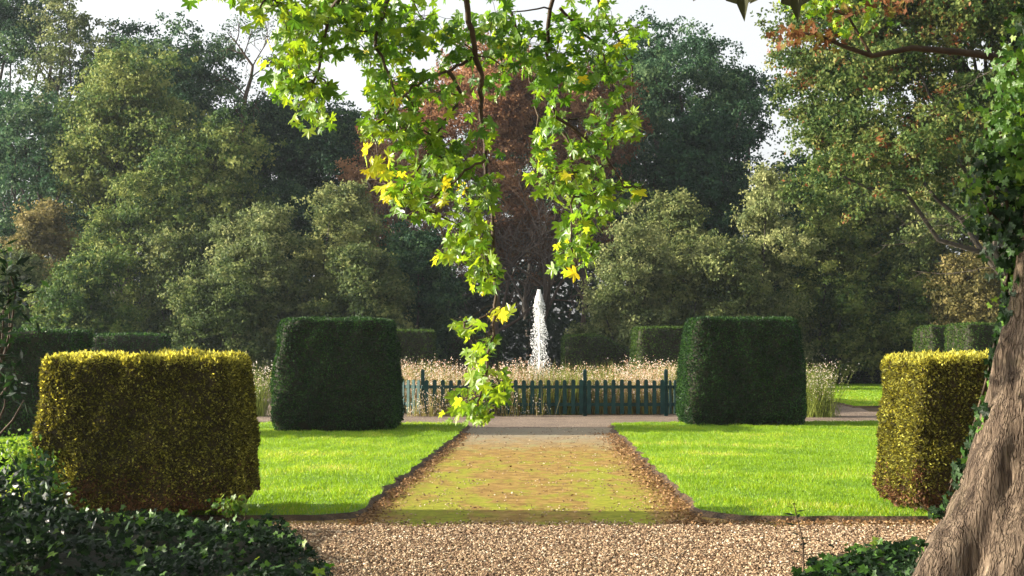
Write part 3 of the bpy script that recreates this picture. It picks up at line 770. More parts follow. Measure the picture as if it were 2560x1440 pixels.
# the lower, paler trees and shrubs in front of the wood
LOW = [
 (115, 505, 210, 70, M_gold, 'tawny yellow small tree near the left edge', dict(vm=.45)),
 (30, 640, 170, 66, M_pale, 'pale shrub at the very left edge above the long dark hedge', {}),
 (320, 480, 330, 69, M_oak, 'fresh green bushy tree right of the tawny small tree', dict(vm=.62)),
 (220, 640, 260, 64, M_oak, 'green shrub low down above the dark hedges at left', dict(vm=.55)),
 (470, 575, 260, 67, M_olive, 'grey green shrub above the gap between far hedge and left yew', dict(vm=.4)),
 (645, 545, 270, 64, M_pale, 'pale leafy shrub left of the left yew block, highest of its neighbours', {}),
 (730, 490, 170, 72, M_dark, 'slim dark bush between two pale shrubs above the left yew', dict(vm=.6)),
 (860, 480, 260, 66, M_olive, 'pale olive pointed shrub right above the left yew block', dict(vm=.75)),
 (1040, 570, 220, 65, M_dark, 'dark green shrub at the foot of the copper tree, left side', dict(vm=.65)),
 (560, 700, 300, 62, M_olive, 'low olive shrub beside the left side of the left yew block', dict(vm=.45)),
 (900, 640, 260, 62, M_olive, 'low shrub directly behind the right shoulder of the left yew', dict(vm=.45)),
 (1575, 545, 250, 64, M_pale, 'speckled pale shrub right of the copper tree trunks', dict(vm=.55)),
 (1690, 510, 240, 68, M_olive, 'feathery olive shrub with upright tips left above the right yew', dict(vm=.7)),
 (1900, 470, 240, 66, M_pale, 'tall pale yellowish shrub above the right side of the right yew', dict(vm=.65)),
 (1790, 590, 220, 64, M_olive, 'olive shrub straight above the flat top of the right yew', dict(vm=.6)),
 (2080, 560, 250, 67, M_oak, 'leafy green small tree right of the tall pale shrub', dict(vm=.7)),
 (2230, 600, 260, 69, M_dark, 'dark shrub above the far low hedge', dict(vm=.7)),
 (2130, 700, 190, 68.5, M_oak, 'low bush with bright leaf sprays over the far low hedge', dict(vm=.6)),
 (2290, 680, 170, 66.5, M_oak, 'green bush over the left end of the pale hedge pair', dict(vm=.75)),
 (2430, 650, 200, 62, M_gold, 'brown twiggy bush above the pale hedge pair by the big trunk', dict(vm=.25)),
]
for px, top, w, Y, m, lab, kw in LOW:
    kw = dict(shape='shrub', low=.0, n=40000, leaf=.145, clumps=95, rc=.62, group='shrubs and small trees before the wood') | kw
    tree(px, top, w, Y, m, lab, name='shrub', cat='shrub', **kw)

# copper coloured tree with twigs and bare trunks below
T = at(1220, 150, 76); base = np.array([T[0], 76, 0.])
cop = empty('copper_tree', base, 'big rust brown tree behind the fountain with bare tangled lower twigs', 'tree')
mb = MB()
c1 = at(1230, 400, 76); crown_leaves(mb, c1, (5.8, 4, 5.4), 110000, .16, 420, .62, vm=.6)
c2 = at(1000, 560, 74); crown_leaves(mb, c2, (2.3, 2, 2.3), 16000, .14, 80, .5, vm=.75)
c3 = at(1480, 330, 76); crown_leaves(mb, c3, (2.6, 2.5, 3.2), 14000, .15, 80, .55, vm=.5)
c4 = at(1300, 640, 77); crown_leaves(mb, c4, (4.4, 2.0, 2.0), 34000, .12, 120, .5, vm=.4)
c5 = at(955, 480, 73); crown_leaves(mb, c5, (1.7, 1.6, 1.9), 14000, .14, 60, .5, vm=.8)
mb.build('crown', M_rust, cop)
for px, lean_ in ((1160, -1), (1240, .6), (1330, .2), (1440, 1.2)):
    b_ = at(px, 868, 74 + random.uniform(-1, 2)) * np.array([1, 1, 0]); tb = MB(); tips = []
    branchy(tb, b_, (lean_ * .12, 0, 1), 6.0, .16, 4, tips, .75, .15, 5, (3, 5), 7, .018)
    tb.build('trunk', M_dtwig, cop)

# slender bare tree against the sky at left
b0 = at(612, 290, 80); base = np.array([b0[0], 80, 0]); bt = empty('bare_tree', base, 'slender crooked tree with few leaves against the white sky at left', 'tree')
tb = MB(); tips = []
path = [base, at(600, 500, 80), at(606, 300, 80), at(614, 240, 80), at(628, 195, 80), at(632, 165, 80), at(610, 135, 80), at(590, 105, 80)]
tb.tube(np.array(path), [.2, .17, .14, .12, .10, .08, .055, .03], 7)
for p, d, L_ in ((path[3], (-1, 0, 1.2), 1.4), (path[4], (1, .3, 1), 1.5), (path[5], (.8, -.3, 1.4), 1.9), (path[5], (-.7, .3, .6), 1.3), (path[6], (.5, .2, 1.2), 1.3), (path[6], (-1, 0, .3), 1.1), (path[7], (.2, 0, 1), 1.1), (path[7], (-.8, .2, .5), 1.0), (path[2], (.9, .1, .9), 1.2), (path[2], (-.8, .1, 1), 1.0)):
    branchy(tb, p, d, L_, .04, 2, tips, .7, .1, 4, (2, 4), 5, .012)
tb.build('trunk', M_twigd, bt)
C = np.array([t[0] for t in tips]); i = rng.choice(len(C), 1500); P = C[i] + rng.normal(0, .17, (1500, 3))
mb = MB(); mb.quads(diamonds(P, rand_dirs(1500), rand_dirs(1500), rng.uniform(.09, .16, 1500), rng.uniform(.06, .11, 1500)), 0, rng.random(1500)); mb.build('crown', M_blue, bt)

# far-off wood that closes the gaps
mb = MB(); n = 60000
X = rng.uniform(-45, 45, n); Yv = rng.uniform(95, 104, n)
tp = 9.5 + 2.2 * np.sin(X * .35) + 1.2 * np.sin(X * .9 + 1) - 3.0 * np.exp(-((X - 17) / 3.5) ** 2)
P = np.c_[X, Yv, tp * rng.random(n) ** .7]
mb.quads(diamonds(P, rand_dirs(n), rand_dirs(n), rng.uniform(.3, .55, n), rng.uniform(.25, .45, n)), 0, rng.random(n))
n = 26000; X = rng.uniform(-38, 38, n); P = np.c_[X, rng.uniform(78, 84, n), 3.4 * rng.random(n)]
mb.quads(diamonds(P, rand_dirs(n), rand_dirs(n), rng.uniform(.2, .35, n), rng.uniform(.15, .3, n)), 0, rng.random(n) * .6)
tag(mb.build('distant_wood', M_wood), 'dim far-off wood and undergrowth seen between the trees', 'wood', kind='stuff')

# ------------------------------------------------------------------ big leaning trunk on the right
def trunkmat():
    m, nt, N, L = newmat('old_bark')
    tc = N.new('ShaderNodeTexCoord'); mp = N.new('ShaderNodeMapping'); L.new(tc.outputs['Object'], mp.inputs[0])
    mp.inputs['Scale'].default_value = (9, 9, 1.0); mp.inputs['Rotation'].default_value = (0, R(-14), 0)
    n1 = noise(nt, 1.6, 9, .68, mp.outputs[0]); n2 = noise(nt, 7, 6, .7, mp.outputs[0])
    c = ramp(nt, n1, [(.34, (.035, .024, .017)), (.46, (.11, .078, .055)), (.6, (.20, .148, .105)), (.75, (.34, .265, .19))])
    mossf = ramp(nt, noise(nt, 1.1, 6, .7), [(.52, (0, 0, 0)), (.64, (1, 1, 1))])
    c = mixc(nt, mathn(nt, 'MULTIPLY', mossf, .6), c, (.075, .07, .025))
    c = mixc(nt, ramp(nt, n2, [(.56, (0, 0, 0)), (.72, (.8, .8, .8))]), c, (.06, .04, .025))
    v = N.new('ShaderNodeTexVoronoi'); v.feature = 'DISTANCE_TO_EDGE'; v.inputs['Scale'].default_value = 2.6
    wv = N.new('ShaderNodeVectorMath'); wv.operation = 'ADD'; nv = N.new('ShaderNodeTexNoise'); nv.inputs['Scale'].default_value = 3; L.new(mp.outputs[0], nv.inputs['Vector'])
    L.new(mp.outputs[0], wv.inputs[0]); L.new(nv.outputs['Color'], wv.inputs[1]); L.new(wv.outputs[0], v.inputs['Vector'])
    crack = ramp(nt, v.outputs['Distance'], [(0, (0, 0, 0)), (.16, (1, 1, 1))])
    c = mixc(nt, mathn(nt, 'MULTIPLY', mathn(nt, 'SUBTRACT', 1, crack), .4), c, (.035, .024, .018))
    h = mathn(nt, 'ADD', mathn(nt, 'ADD', n1, mathn(nt, 'MULTIPLY', n2, .5)), mathn(nt, 'MULTIPLY', crack, .5))
    p = bsdf(nt, c, .85, .15, h, .9, .045)
    o = N.new('ShaderNodeOutputMaterial'); L.new(p.outputs[0], o.inputs[0]); return m
M_old = trunkmat()
TY = 8.6
edge = [(2640, 250), (2585, 450), (2548, 640), (2522, 800), (2486, 960), (2446, 1100), (2392, 1230), (2318, 1360), (2262, 1480), (2215, 1590)]
cpts = []; rads = []
for k, (ex, ey) in enumerate(edge):
    p = at(ex, ey, TY); r = np.interp(k, [0, 4, 6, 8, 9], [.33, .40, .46, .58, .68]); p = p + np.array([r, 0, 0]); cpts.append(p); rads.append(r)
cpts = np.array(cpts[::-1]); rads = np.array(rads[::-1]); cpts[0][2] = -.05
cpts = np.r_[cpts, [cpts[-1] + [.25, 0, 1.8], cpts[-1] + [.3, 0, 4.2]]]; rads = np.r_[rads, .3, .26]
nz, na = 220, 160
tt = np.linspace(0, len(cpts) - 1, nz); ctr = np.stack([np.interp(tt, range(len(cpts)), cpts[:, k]) for k in range(3)], -1); rr = np.interp(tt, range(len(rads)), rads)
a = np.arange(na) * 2 * math.pi / na
zz = ctr[:, 2][:, None]; A = a[None]
flute = .10 * np.cos(5 * A + 1.1 * zz + .6) + .06 * np.cos(9 * A - 2 * zz) + .05 * np.cos(3 * A + 2.1)
flute = flute * (.5 + 1.1 * np.exp(-zz / .7))
rad = rr[:, None] * (1 + flute)
V = np.stack([ctr[:, 0][:, None] + rad * np.cos(A), ctr[:, 1][:, None] + rad * np.sin(A), zz + 0 * A], -1).reshape(-1, 3)
nl = Lumps(.5, 41)(V * [1, 1, .35]) * .018 + Lumps(.14, 42)(V * [1, 1, .22]) * .012 + Lumps(.06, 43)(V * [1, 1, .25]) * .006
cc = np.repeat(ctr, na, 0); V = V + unit((V - cc) * [1, 1, 0]) * nl[:, None]
i = np.arange(nz - 1)[:, None] * na; k = np.arange(na)[None]; k2 = (k + 1) % na
F = np.stack([i + k, i + k2, i + na + k2, i + na + k], -1).reshape(-1, 4)
big = empty('big_tree', (cpts[0][0], TY, 0), 'big leaning tree with fluted brown bark at the right edge', 'tree')
b = MB(); b.add(V, F, smooth=True); b.build('trunk', M_old, big)
# its leafy roof spreads over the standing place, above the picture, and keeps sky light off the ivy
mb = MB(); n = 42000
P = np.c_[rng.uniform(-7.5, 8.5, n), rng.uniform(-7, 11.5, n), rng.uniform(7.3, 8.8, n)]; P = P[Lumps(1.6, 45)(P) > -.75]; n = len(P)
mb.quads(diamonds(P, rand_dirs(n), rand_dirs(n) + [0, 0, 1.], rng.uniform(.12, .2, n), rng.uniform(.12, .18, n)), 0, rng.random(n) * .8)
mb.build('crown', M_plane, big)
tb = MB()
for k in range(16):
    tb.tube(curve([cpts[-1][0], TY, 6.8 - .15 * k % 1.5], [rng.uniform(-7, 8), rng.uniform(-6, 11), 8.], 9, .15, .02), np.linspace(.11, .02, 9), 6)
tb.build('limbs', M_bark, big)

def ivy_leaves(mb, P, out, smin, smax, mi=0, vm=.45, droop=.7):
    n = len(P); nr = unit(out + rand_dirs(n) * .6); tip = unit(np.cross(nr, rand_dirs(n)) * .8 + np.array([0, 0, -droop]))
    stamp(mb, IVY_V, IVY_T, P, frames(tip, nr), rng.uniform(smin, smax, n), mi, np.clip(rng.normal(vm, .25, n), 0, 1))
iv = empty('climbing_ivy', (cpts[0][0] - .5, TY, 0), 'glossy ivy climbing the left side of the big leaning trunk', 'ivy')
mb = MB()
# narrow strip down the trunk edge
m = 1300; t = rng.random(m); ti = t * (nz - 1); c = ctr[ti.astype(int)]; r = rr[ti.astype(int)]
an = math.pi + rng.normal(.35, .28, m) * -1; an = math.pi + .25 - rng.random(m) * .6
P = c + np.c_[np.cos(an) * (r + rng.uniform(.0, .04, m)), np.sin(an) * (r + .03), rng.normal(0, .03, m)]
k_ = (Lumps(.35, 51)(P) + .05 > 0) ; P = P[k_]; ivy_leaves(mb, P, np.array([[-.8, -.5, .3]]), .03, .055, 1, .6)
# thick bunches higher up
for (px, py, rx, ry, nn) in ((2530, 180, 60, 90, 150), (2500, 330, 70, 90, 190), (2530, 440, 60, 90, 230), (2470, 520, 60, 80, 170), (2520, 590, 60, 90, 240), (2545, 690, 45, 80, 160), (2430, 480, 50, 60, 60), (2460, 400, 40, 60, 60), (2560, 300, 60, 200, 150), (2545, 790, 25, 60, 50), (2540, 60, 40, 70, 40)):
    nn = int(nn * .75); c = at(px + 12, py, TY + .1); g = rng.normal(0, .55, (nn, 3)); P = c + g * np.array([rx, 110, ry]) * TY / FPX
    ivy_leaves(mb, P, unit(g + np.array([-.3, -.9, .4])), .028, .055, int(rng.random() < .45), vm=.5)
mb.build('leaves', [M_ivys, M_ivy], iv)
sb = MB()
for _ in range(9):
    t0 = random.uniform(.1, .5); seg = []
    for q in np.linspace(t0, min(1, t0 + .5), 14):
        j = int(q * (nz - 1)); an = math.pi - .35 - .3 * random.random(); seg.append(ctr[j] + np.array([math.cos(an) * (rr[j] + .03), math.sin(an) * (rr[j] + .03), 0]))
    sb.tube(seg, .008, 5)
for (px, py) in ((2500, 330), (2470, 520), (2430, 480), (2530, 180)): sb.tube(curve(at(2600, py + 120, TY + .2), at(px, py, TY), 7, .3), np.linspace(.02, .006, 7), 5)
sb.build('stem', M_twigd, iv)

# ------------------------------------------------------------------ ivy on the ground
def mound(name, outline, hfun, n, smin, smax, label, vm=.4, mats=None):
    xs = [p[0] for p in outline]; ys = [p[1] for p in outline]
    P = np.c_[rng.uniform(min(xs), max(xs), n * 3), rng.uniform(min(ys), max(ys), n * 3)]
    P = P[inpoly(P, outline)][:n]; n = len(P); h = hfun(P)
    Q = np.c_[P, h * (1 - .35 * rng.random(n) ** 2)]
    mb = MB()
    up = rng.random(n) < .022
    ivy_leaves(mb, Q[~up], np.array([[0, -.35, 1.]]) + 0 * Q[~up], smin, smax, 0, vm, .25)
    ivy_leaves(mb, Q[up] + [0, 0, .05], np.array([[-.3, -.6, .7]]) + 0 * Q[up], smin * 1.2, smax * 1.25, 2, .35, .2)  # a few raised leaves coloured as if the sun caught them
    # ground under the leaves
    gx = np.linspace(min(xs), max(xs), 40); gy = np.linspace(min(ys), max(ys), 40)
    G = np.array([(x, y) for y in gy for x in gx]); ins = inpoly(G, outline)
    Z = np.where(ins, hfun(G) * .72 - .03, -.03)
    F = np.array([[r_ * 40 + c_, r_ * 40 + c_ + 1, (r_ + 1) * 40 + c_ + 1, (r_ + 1) * 40 + c_] for r_ in range(39) for c_ in range(39)])
    mb.add(np.c_[G, Z], F, 1, smooth=True)
    return tag(mb.build(name, mats or [M_ivy, M_core, M_ivys]), label, 'ivy', kind='stuff')
out1 = [(-6, 8.0), (-1.35, 8.0), (-1.30, 9.6), (-1.28, 10.8), (-1.5, 11.8), (-1.85, 12.9), (-2.2, 13.6), (-6, 14.2)]
def h1(P):
    e = np.clip((-1.25 - P[:, 0] - .1 * (P[:, 1] - 10)) / .55, 0, 1)
    return .03 + e * (.11 + .10 * Lumps(1.2, 61)(np.c_[P, 0 * P[:, 0]]) + .05 * np.clip(-2 - P[:, 0], 0, 2)) * np.clip((14.4 - P[:, 1]) / 1.2, .25, 1)
mound('ivy_carpet', out1, h1, 15000, .028, .06, 'dark glossy ivy carpet in the shaded bottom left corner')
out2 = [(1.95, 10.3), (2.3, 11.3), (2.9, 11.6), (3.5, 11.3), (3.6, 9.0), (2.2, 9.0)]
def h2(P): return .05 + .16 * np.clip(1 - np.abs(P[:, 0] - 2.8) / 1.0, 0, 1) + .05 * Lumps(.6, 62)(np.c_[P, 0 * P[:, 0]])
mound('ivy_patch', out2, h2, 2600, .03, .065, 'low patch of ivy at the foot of the big leaning trunk', vm=.6, mats=[M_ivy, M_core, M_ivys])

# sapling sprouting at the right ivy patch
sp0 = at(2010, 1400, 11.0); sp0[2] = 0; sap = empty('sapling', sp0, 'tiny sapling with drooping leaves at the edge of the gravel, right', 'plant')
b = MB(); tp_ = at(1985, 1262, 11.0); pth = np.array([sp0, sp0 * .5 + tp_ * .5 + [.03, 0, 0], tp_]); b.tube(pth, [.008, .006, .003], 5); b.build('stem', M_twigd, sap)
b = MB(); n = 16; t = np.linspace(.3, 1, n)[:, None]; P = pth[0] * (1 - t) + pth[2] * t; a_ = np.arange(n) * 2.4
b.quads(diamonds(P, np.c_[np.cos(a_), np.sin(a_) * .6, np.full(n, .15)], np.array([[0, -.2, 1.]]) + rand_dirs(n) * .3, rng.uniform(.06, .11, n), rng.uniform(.025, .04, n)), 0, rng.random(n) * .4); b.build('leaves', M_ivy, sap)

# ------------------------------------------------------------------ dark laurel at the left edge
lb = np.array([-4.15, 10.9, 0]); lau = empty('laurel_shrub', lb, 'dark laurel shrub in shade at the left edge, above the ivy', 'shrub')
mb = MB(); n = 9000; e = rand_dirs(n); tx = 1 + .2 * Lumps(.5, 71)(e)
P = lb + e * np.array([.75, 1.9, .85]) * (rng.uniform(.75, 1.05, n) * tx)[:, None]; P = P[P[:, 2] > .02]; n = len(P)
mb.quads(diamonds(P, e[:n] * .4 + rand_dirs(n), e[:n] + rand_dirs(n) * .6, rng.uniform(.06, .11, n), rng.uniform(.03, .045, n)), 0, rng.random(n))
for (px, py) in ((20, 700), (10, 760), (30, 735), (5, 900), (15, 965), (0, 820), (10, 640)):
    p = at(px, py, 10.2); m = 34; Q = p + rng.normal(0, .07, (m, 3)); mb.quads(diamonds(Q, rand_dirs(m) + [.5, 0, .1], rand_dirs(m) + [0, 0, .8], rng.uniform(.07, .12, m), rng.uniform(.025, .04, m)), 0, rng.random(m))
mb.build('foliage', M_laurel, lau)
b = MB()
for (px, py) in ((20, 700), (10, 760), (30, 735), (5, 900), (15, 965), (0, 820), (10, 640), (60, 1000), (40, 930)): b.tube(curve(lb + [.1, 0, .3], at(px, py, 10.2), 8, .25), np.linspace(.02, .004, 8), 5)
b.build('stem', M_twigd, lau)
# bramble of small bright leaves at the left foot of the golden hedge
sb_ = at(110, 1290, 13.7) * np.array([1, 1, 0]); mb = MB(); n = 1500
P = np.r_[at(20, 1120, 13.6) + (at(150, 1260, 13.6) - at(20, 1120, 13.6)) * rng.random((n, 1)) + rng.normal(0, .10, (n, 3))]
mb.quads(diamonds(P, rand_dirs(n), rand_dirs(n), rng.uniform(.03, .055, n), rng.uniform(.02, .035, n)), 0, rng.random(n))
for k in range(16): mb.tube(curve(sb_ + rng.normal(0, .2, 3) * [1, 1, 0], P[rng.integers(n)], 6, .3), .005, 4, 1)
tag(mb.build('bramble', [M_ivys, M_twigd], loc=sb_), 'straggling bush of small sunlit leaves at the left foot of the left golden hedge', 'bush')
sb2 = at(590, 1285, 13.6) * np.array([1, 1, 0]); mb = MB(); n = 90
P = at(585, 1262, 13.6) + rng.normal(0, 1, (n, 3)) * np.array([.10, .08, .04]); ivy_leaves(mb, P, np.array([[0, -.3, 1.]]) + 0 * P, .03, .055, 0, .7)
for k in range(8): mb.tube(curve(sb2, P[k], 5, .3), .004, 4, 1)
tag(mb.build('seedling', [M_ivys, M_twigd], loc=sb2), 'few sunlit leaves sprouting at the right foot of the left golden hedge', 'plant')

# ------------------------------------------------------------------ hanging plane branches
D0 = 8.2
pl = empty('plane_tree_bough', at(1180, -200, D0), 'hanging plane tree branches with bright green lobed leaves, top centre', 'tree branch')
BR = [  # picture path, start radius (m), depth
 ([(1150, -160), (1165, 0), (1180, 100), (1203, 190), (1203, 260), (1213, 400), (1226, 500), (1234, 600), (1240, 690), (1238, 760), (1226, 860), (1212, 940), (1200, 990)], .019, 8.0),
 ([(1190, 140), (1120, 178), (1060, 200), (1010, 235), (960, 285), (930, 320)], .010, 8.0),
 ([(1120, 178), (1150, 225), (1140, 262), (1110, 300), (1070, 380), (1030, 450)], .012, 7.8),
 ([(1395, -160), (1380, 0), (1366, 90), (1366, 150), (1378, 230), (1385, 300), (1425, 360), (1436, 440), (1430, 540), (1428, 620)], .015, 8.6),
 ([(1385, 290), (1450, 330), (1510, 380), (1560, 470)], .010, 8.6),
 ([(1480, -150), (1490, 0), (1540, 90), (1580, 160), (1585, 290)], .013, 9.2),
 ([(900, -160), (860, -20), (800, 60), (740, 110), (690, 170)], .018, 7.6),
 ([(820, 40), (800, 150), (785, 220), (782, 265)], .010, 7.6),
 ([(1000, -150), (980, -10), (930, 90), (960, 160), (990, 240)], .016, 7.9),
 ([(700, -140), (680, -20), (650, 20)], .012, 7.4),
 ([(1260, -150), (1270, 0), (1300, 90), (1330, 200), (1345, 320), (1335, 420)], .014, 8.9),
 ([(1213, 400), (1160, 430), (1110, 470), (1060, 520)], .008, 8.0),
 ([(1238, 560), (1190, 600), (1140, 640), (1100, 655)], .008, 8.0),
 ([(1400, 20), (1450, 70), (1500, 120), (1530, 200)], .010, 8.8),
 ([(1238, 770), (1200, 800), (1160, 820)], .006, 8.0), ([(1212, 940), (1180, 1000), (1150, 1030)], .006, 7.9), ([(1212, 900), (1240, 950), (1262, 980)], .005, 7.9),
]
bm = MB(); bpts = []
def smooth_path(p, k=4):
    p = np.asarray(p, float); t = np.linspace(0, len(p) - 1, (len(p) - 1) * k + 1)
    q = np.stack([np.interp(t, range(len(p)), p[:, i]) for i in range(3)], -1)
    for _ in range(2): q[1:-1] = (q[:-2] + 2 * q[1:-1] + q[2:]) / 4
    return q + np.r_[[[0, 0, 0]], rng.normal(0, .006, (len(q) - 2, 3)), [[0, 0, 0]]]
for path, r0, d in BR:
    ph = rng.uniform(0, 6); pts = [at(x, y, d + .25 * math.sin(ph + k * .5)) for k, (x, y) in enumerate(path)]
    q = smooth_path(pts); bm.tube(q, np.linspace(r0, max(.004, r0 * .3), len(q)), 6); bpts.append(q)
ALLB = np.concatenate(bpts)
BL = [  # leaf sprays: cx, cy, rx, ry, leaves, distance, yellow
 (640, -5, 60, 25, 22, 7.4, .5), (500, -15, 30, 18, 8, 7.4, .6), (720, 40, 75, 50, 50, 7.4, .55), (730, 130, 60, 50, 40, 7.5, .6), (800, 60, 80, 60, 62, 7.6, .4), (880, 90, 70, 70, 52, 7.7, .35),
 (700, 205, 35, 30, 18, 7.6, .45), (760, 205, 55, 38, 34, 7.6, .5), (820, 225, 28, 22, 9, 7.6, .35), (775, 288, 38, 32, 22, 7.5, .7), (860, 20, 90, 35, 45, 7.8, .35), (950, 40, 80, 60, 55, 7.9, .35),
 (930, 160, 60, 50, 36, 7.9, .35), (1000, 110, 70, 55, 48, 8.1, .25), (1060, 60, 70, 50, 45, 8.2, .3), (1000, 210, 60, 45, 34, 8.0, .45), (960, 260, 45, 35, 24, 7.9, .6), (935, 322, 32, 26, 18, 7.8, .75), (1040, 290, 65, 50, 40, 7.9, .45),
 (1010, 340, 55, 35, 26, 7.9, .5), (1090, 240, 60, 45, 36, 8.1, .3), (1110, 360, 60, 45, 34, 8.0, .35), (1050, 420, 55, 40, 30, 7.8, .5), (945, 405, 28, 26, 10, 7.7, 1.1), (985, 460, 26, 34, 12, 7.7, 1.0), (1010, 500, 35, 35, 20, 7.8, .6),
 (1055, 528, 28, 22, 12, 7.8, .5), (1130, 430, 60, 45, 36, 8.0, .4), (1100, 495, 16, 10, 4, 7.8, 1.2), (1160, 120, 60, 60, 46, 8.3, .25), (1240, 60, 75, 60, 60, 8.4, .2), (1300, 120, 70, 60, 55, 8.6, .2), (1260, 180, 55, 50, 36, 8.4, .25),
 (1390, 140, 55, 60, 44, 8.7, .2), (1430, 60, 50, 45, 26, 8.8, .25), (1500, 40, 45, 40, 22, 9.0, .3), (1470, 150, 55, 45, 36, 8.8, .25), (1540, 110, 45, 50, 28, 9.1, .3), (1600, 80, 25, 20, 8, 9.2, .4), (1520, 200, 50, 45, 32, 8.8, .3), (1440, 230, 50, 50, 34, 8.7, .3),
 (1350, 220, 45, 50, 30, 8.8, .3), (1400, 300, 50, 40, 28, 8.6, .45), (1340, 350, 40, 45, 26, 8.8, .55), (1500, 300, 45, 40, 20, 8.7, .35), (1580, 300, 24, 26, 11, 8.9, .7), (1560, 340, 35, 25, 10, 8.7, .4), (1470, 360, 50, 35, 22, 8.6, .5), (1455, 345, 10, 8, 2, 8.4, 1.2),
 (1340, 450, 50, 50, 34, 8.6, .6), (1420, 440, 50, 45, 34, 8.6, .6), (1490, 440, 45, 40, 22, 8.6, .45), (1480, 510, 50, 40, 28, 8.6, .45), (1560, 480, 45, 25, 14, 8.7, .5), (1605, 480, 10, 12, 3, 8.7, 1.1), (1300, 500, 35, 25, 14, 8.5, .5), (1425, 432, 8, 10, 2, 8.4, 1.2),
 (1440, 570, 45, 45, 32, 8.6, .5), (1430, 630, 45, 38, 30, 8.6, .55), (1440, 675, 8, 8, 2, 8.5, 1.1), (1210, 330, 30, 40, 8, 8.1, .3), (1230, 480, 40, 35, 24, 8.0, .5), (1180, 510, 50, 40, 30, 8.0, .55), (1150, 580, 35, 35, 20, 7.9, .7), (1200, 590, 45, 50, 34, 8.0, .65),
 (1130, 635, 32, 22, 12, 7.9, .75), (1090, 655, 8, 8, 2, 7.9, 1.2), (1210, 650, 38, 32, 24, 8.0, .6), (1215, 700, 32, 22, 15, 8.0, .5), (1252, 785, 22, 15, 9, 7.9, 1.0), (1165, 815, 30, 18, 14, 7.9, .6), (1225, 850, 15, 12, 6, 7.9, .7),
 (1200, 885, 24, 20, 12, 7.9, .6), (1200, 930, 20, 20, 9, 7.9, .7), (1200, 980, 45, 28, 24, 7.9, .65), (1250, 965, 24, 30, 11, 7.9, .6), (1165, 1020, 40, 22, 16, 7.8, .75), (1190, 1045, 22, 12, 7, 7.9, .6),
]
LP_, LS, LV, TW = [], [], [], []
GAPS = [(1300, 320, 42, 120), (1290, 580, 60, 130), (1075, 285, 28, 30), (870, 190, 45, 40), (1110, 45, 26, 26), (1335, 25, 40, 30), (1440, 300, 26, 60), (1130, 330, 20, 30), (1400, 380, 22, 30), (680, 70, 22, 30), (1500, 240, 24, 18), (1210, 540, 14, 20), (1010, 270, 16, 20), (1350, 560, 30, 60), (640, 110, 30, 30), (1570, 400, 40, 40), (1150, 800, 8, 8), (1060, 600, 30, 40), (1340, 640, 50, 60)]
for cx, cy, rx, ry, nn, d, ye in BL:
    if nn > 4: nn = int(nn * 1.55)
    for k in range(nn):
        g = np.clip(rng.normal(0, .66, 2), -1.4, 1.4)
        qx, qy = cx + g[0] * rx, cy + g[1] * ry
        if any(((qx - a_) / c_) ** 2 + ((qy + 12 - b_) / d_) ** 2 < 1.15 for a_, b_, c_, d_ in GAPS): continue
        p = at(qx, qy, d + rng.normal(0, .16)); LP_.append(p); LS.append(random.uniform(.04, .07)); LV.append(np.clip(random.gauss(.12 + .6 * min(ye, .9), .2), 0, .82) if ye < 1 else random.uniform(.82, .97))
LP_ = np.array(LP_); LS = np.array(LS); LV = np.array(LV)
lone = rng.random(len(LV)) < .006; LV[lone] = rng.uniform(.88, 1, lone.sum())
for cx, cy, rx, ry, nn, d, ye in BL:
    if any(((cx - a_) / c_) ** 2 + ((cy - b_) / d_) ** 2 < 1.5 for a_, b_, c_, d_ in GAPS): continue
    c = at(cx, cy, d); dist = np.linalg.norm(ALLB - c, axis=1) + .6 * np.clip(c[2] - ALLB[:, 2], 0, 9); j = dist.argmin(); hub = c + [0, 0, .03]
    if np.linalg.norm(ALLB[j] - hub) > .03: bm.tube(curve(ALLB[j], hub, 7, .25, .06), np.linspace(.006, .003, 7), 5, cap=False)
    near = LP_[np.linalg.norm(LP_ - c, axis=1) < .2]
    for q in near[::4]: bm.tube(curve(hub + rng.normal(0, .02, 3), q, 4, .15, .08), .0016, 3, cap=False)
n = len(LP_)
tipd = unit(np.array([0, 0, -.75]) + rng.normal(0, .62, (n, 3)))
nrm = unit(np.array([-.55, -.55, .4]) + rng.normal(0, .6, (n, 3)))
mb = MB(); stamp(mb, PLANE_V, PLANE_T, LP_, frames(tipd, nrm), LS, 0, LV)
mb.build('leaves', M_plane, pl)
bm.build('branch', M_twigd, pl)

# near dark leaves poking in at the top edge
M_nearleaf = leafmat('near_leaf_shade_tint', [(0, (.03, .035, .012)), (1, (.06, .06, .025))], .15)  # leaf darkened throughout, its shade put into the colour
tw = empty('plane_twig', at(1900, -160, 3.0), 'pair of dark shaded leaves hanging close by at the top edge', 'tree branch')
b = MB(); b.tube([at(1840, -150, 3.0), at(1900, -170, 3.0), at(1990, -150, 3.0)], .006, 6); b.tube([at(1900, -170, 3.0), at(1905, -900, 3.1)], .008, 6); b.build('twig', M_twigd, tw)
for (px, py, s) in ((1850, -115, .135), (1985, -100, .125)):
    mb = MB(); P = at(px, py, 3.0)[None]; stamp(mb, PLANE_V, PLANE_T, P, frames(np.array([[.02, 0, -1.]]), np.array([[-.35, -.9, .1]])), np.array([s]), 0, np.array([.4])); mb.build('leaf', M_nearleaf, tw)
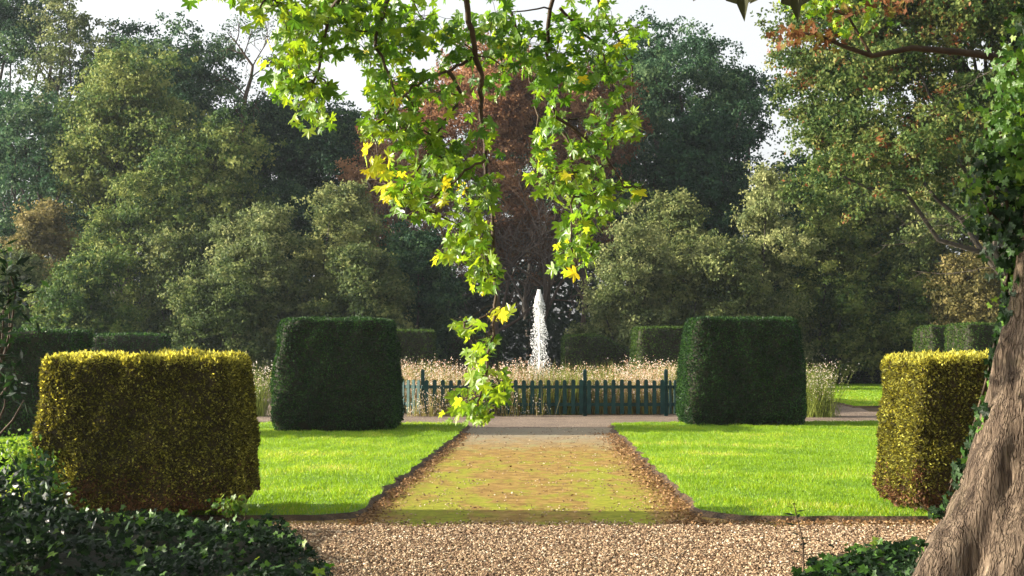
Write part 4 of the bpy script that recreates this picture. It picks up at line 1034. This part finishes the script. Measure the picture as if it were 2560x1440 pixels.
# green and rusty leaves at the top right of the sky
rb = empty('autumn_branch', at(2040, -60, 12), 'branch with green and rust red leaves at the top, left of the great oak crown', 'tree branch')
mb = MB(); P = []; vv = []
for cx, cy, rx, ry, nn, red in ((1985, 5, 45, 22, 50, 0), (2060, 10, 60, 30, 70, 0), (2010, 75, 60, 22, 45, 1), (2070, 95, 40, 20, 30, 1), (1990, 100, 30, 16, 16, 1), (2110, 60, 40, 30, 40, 0), (2120, 20, 50, 30, 36, 1), (2230, 15, 50, 30, 30, 1), (2170, 40, 50, 40, 36, 0)):
    for _ in range(nn): P.append(at(cx + random.gauss(0, .5) * rx, cy + random.gauss(0, .5) * ry, 12 + random.gauss(0, .2))); vv.append((red, random.random()))
P = np.array(P); vv = np.array(vv); n = len(P); F_ = frames(unit(np.array([-.2, 0, -.6]) + rng.normal(0, .6, (n, 3))), rand_dirs(n)); S = rng.uniform(.035, .065, n)
g = vv[:, 0] < .5
stamp(mb, PLANE_V, PLANE_T, P[g], F_[g], S[g], 0, vv[g, 1] * .8); stamp(mb, PLANE_V, PLANE_T, P[~g], F_[~g], S[~g], 1, vv[~g, 1])
mb.build('leaves', [M_plane, M_redleaf], rb)
b = MB(); b.tube([at(2400, 130, 12.2), at(2280, 120, 12.1), at(2180, 140, 12), at(2120, 120, 12), at(2060, 95, 12), at(2000, 80, 12), at(1960, 90, 12)], [.03, .026, .022, .018, .013, .009, .004], 6)
b.tube([at(2180, 140, 12), at(2120, 40, 12), at(2040, 10, 12), at(1970, 5, 12)], [.015, .012, .008, .004], 5); b.tube([at(2700, 170, 12.4), at(2400, 130, 12.2)], [.05, .03], 6); b.build('branch', M_twigd, rb)

# bare twigs of the great oak, seen against its leaves
ob = empty('dead_branch', at(2560, 500, 13), 'long thin bare branches reaching left from the big trunk', 'tree branch', )
tips = []
for (x0, y0, x1, y1) in ((2600, 420, 2300, 560), (2620, 480, 2240, 600), (2560, 650, 2360, 690), (2600, 100, 2400, 220)):
    b = MB(); p0, p1 = at(x0, y0, 12.5), at(x1, y1, 13); c = curve(p0, p1, 9, .3); b.tube(c, np.linspace(.007, .002, 9), 5)
    for k in (5, 7): branchy(b, c[k], unit(p1 - p0) + rng.normal(0, .4, 3), .3, .004, 1, tips, .6, 0, 3, (1, 2), 4, .002)
    b.build('twig', M_bark, ob)

# ------------------------------------------------------------------ haze
def haze():
    b = MB(); b.box(-160, 160, -25, 180, -1, 32)
    m, nt, N, L = newmat('haze_air'); v = N.new('ShaderNodeVolumePrincipled'); v.inputs['Color'].default_value = (.80, .90, 1, 1)
    v.inputs['Density'].default_value = .00022; v.inputs['Anisotropy'].default_value = .3
    o = N.new('ShaderNodeOutputMaterial'); L.new(v.outputs[0], o.inputs['Volume'])
    h = b.build('haze', m); tag(h, 'thin bluish evening haze filling the air over the garden', 'haze', kind='stuff')
haze()
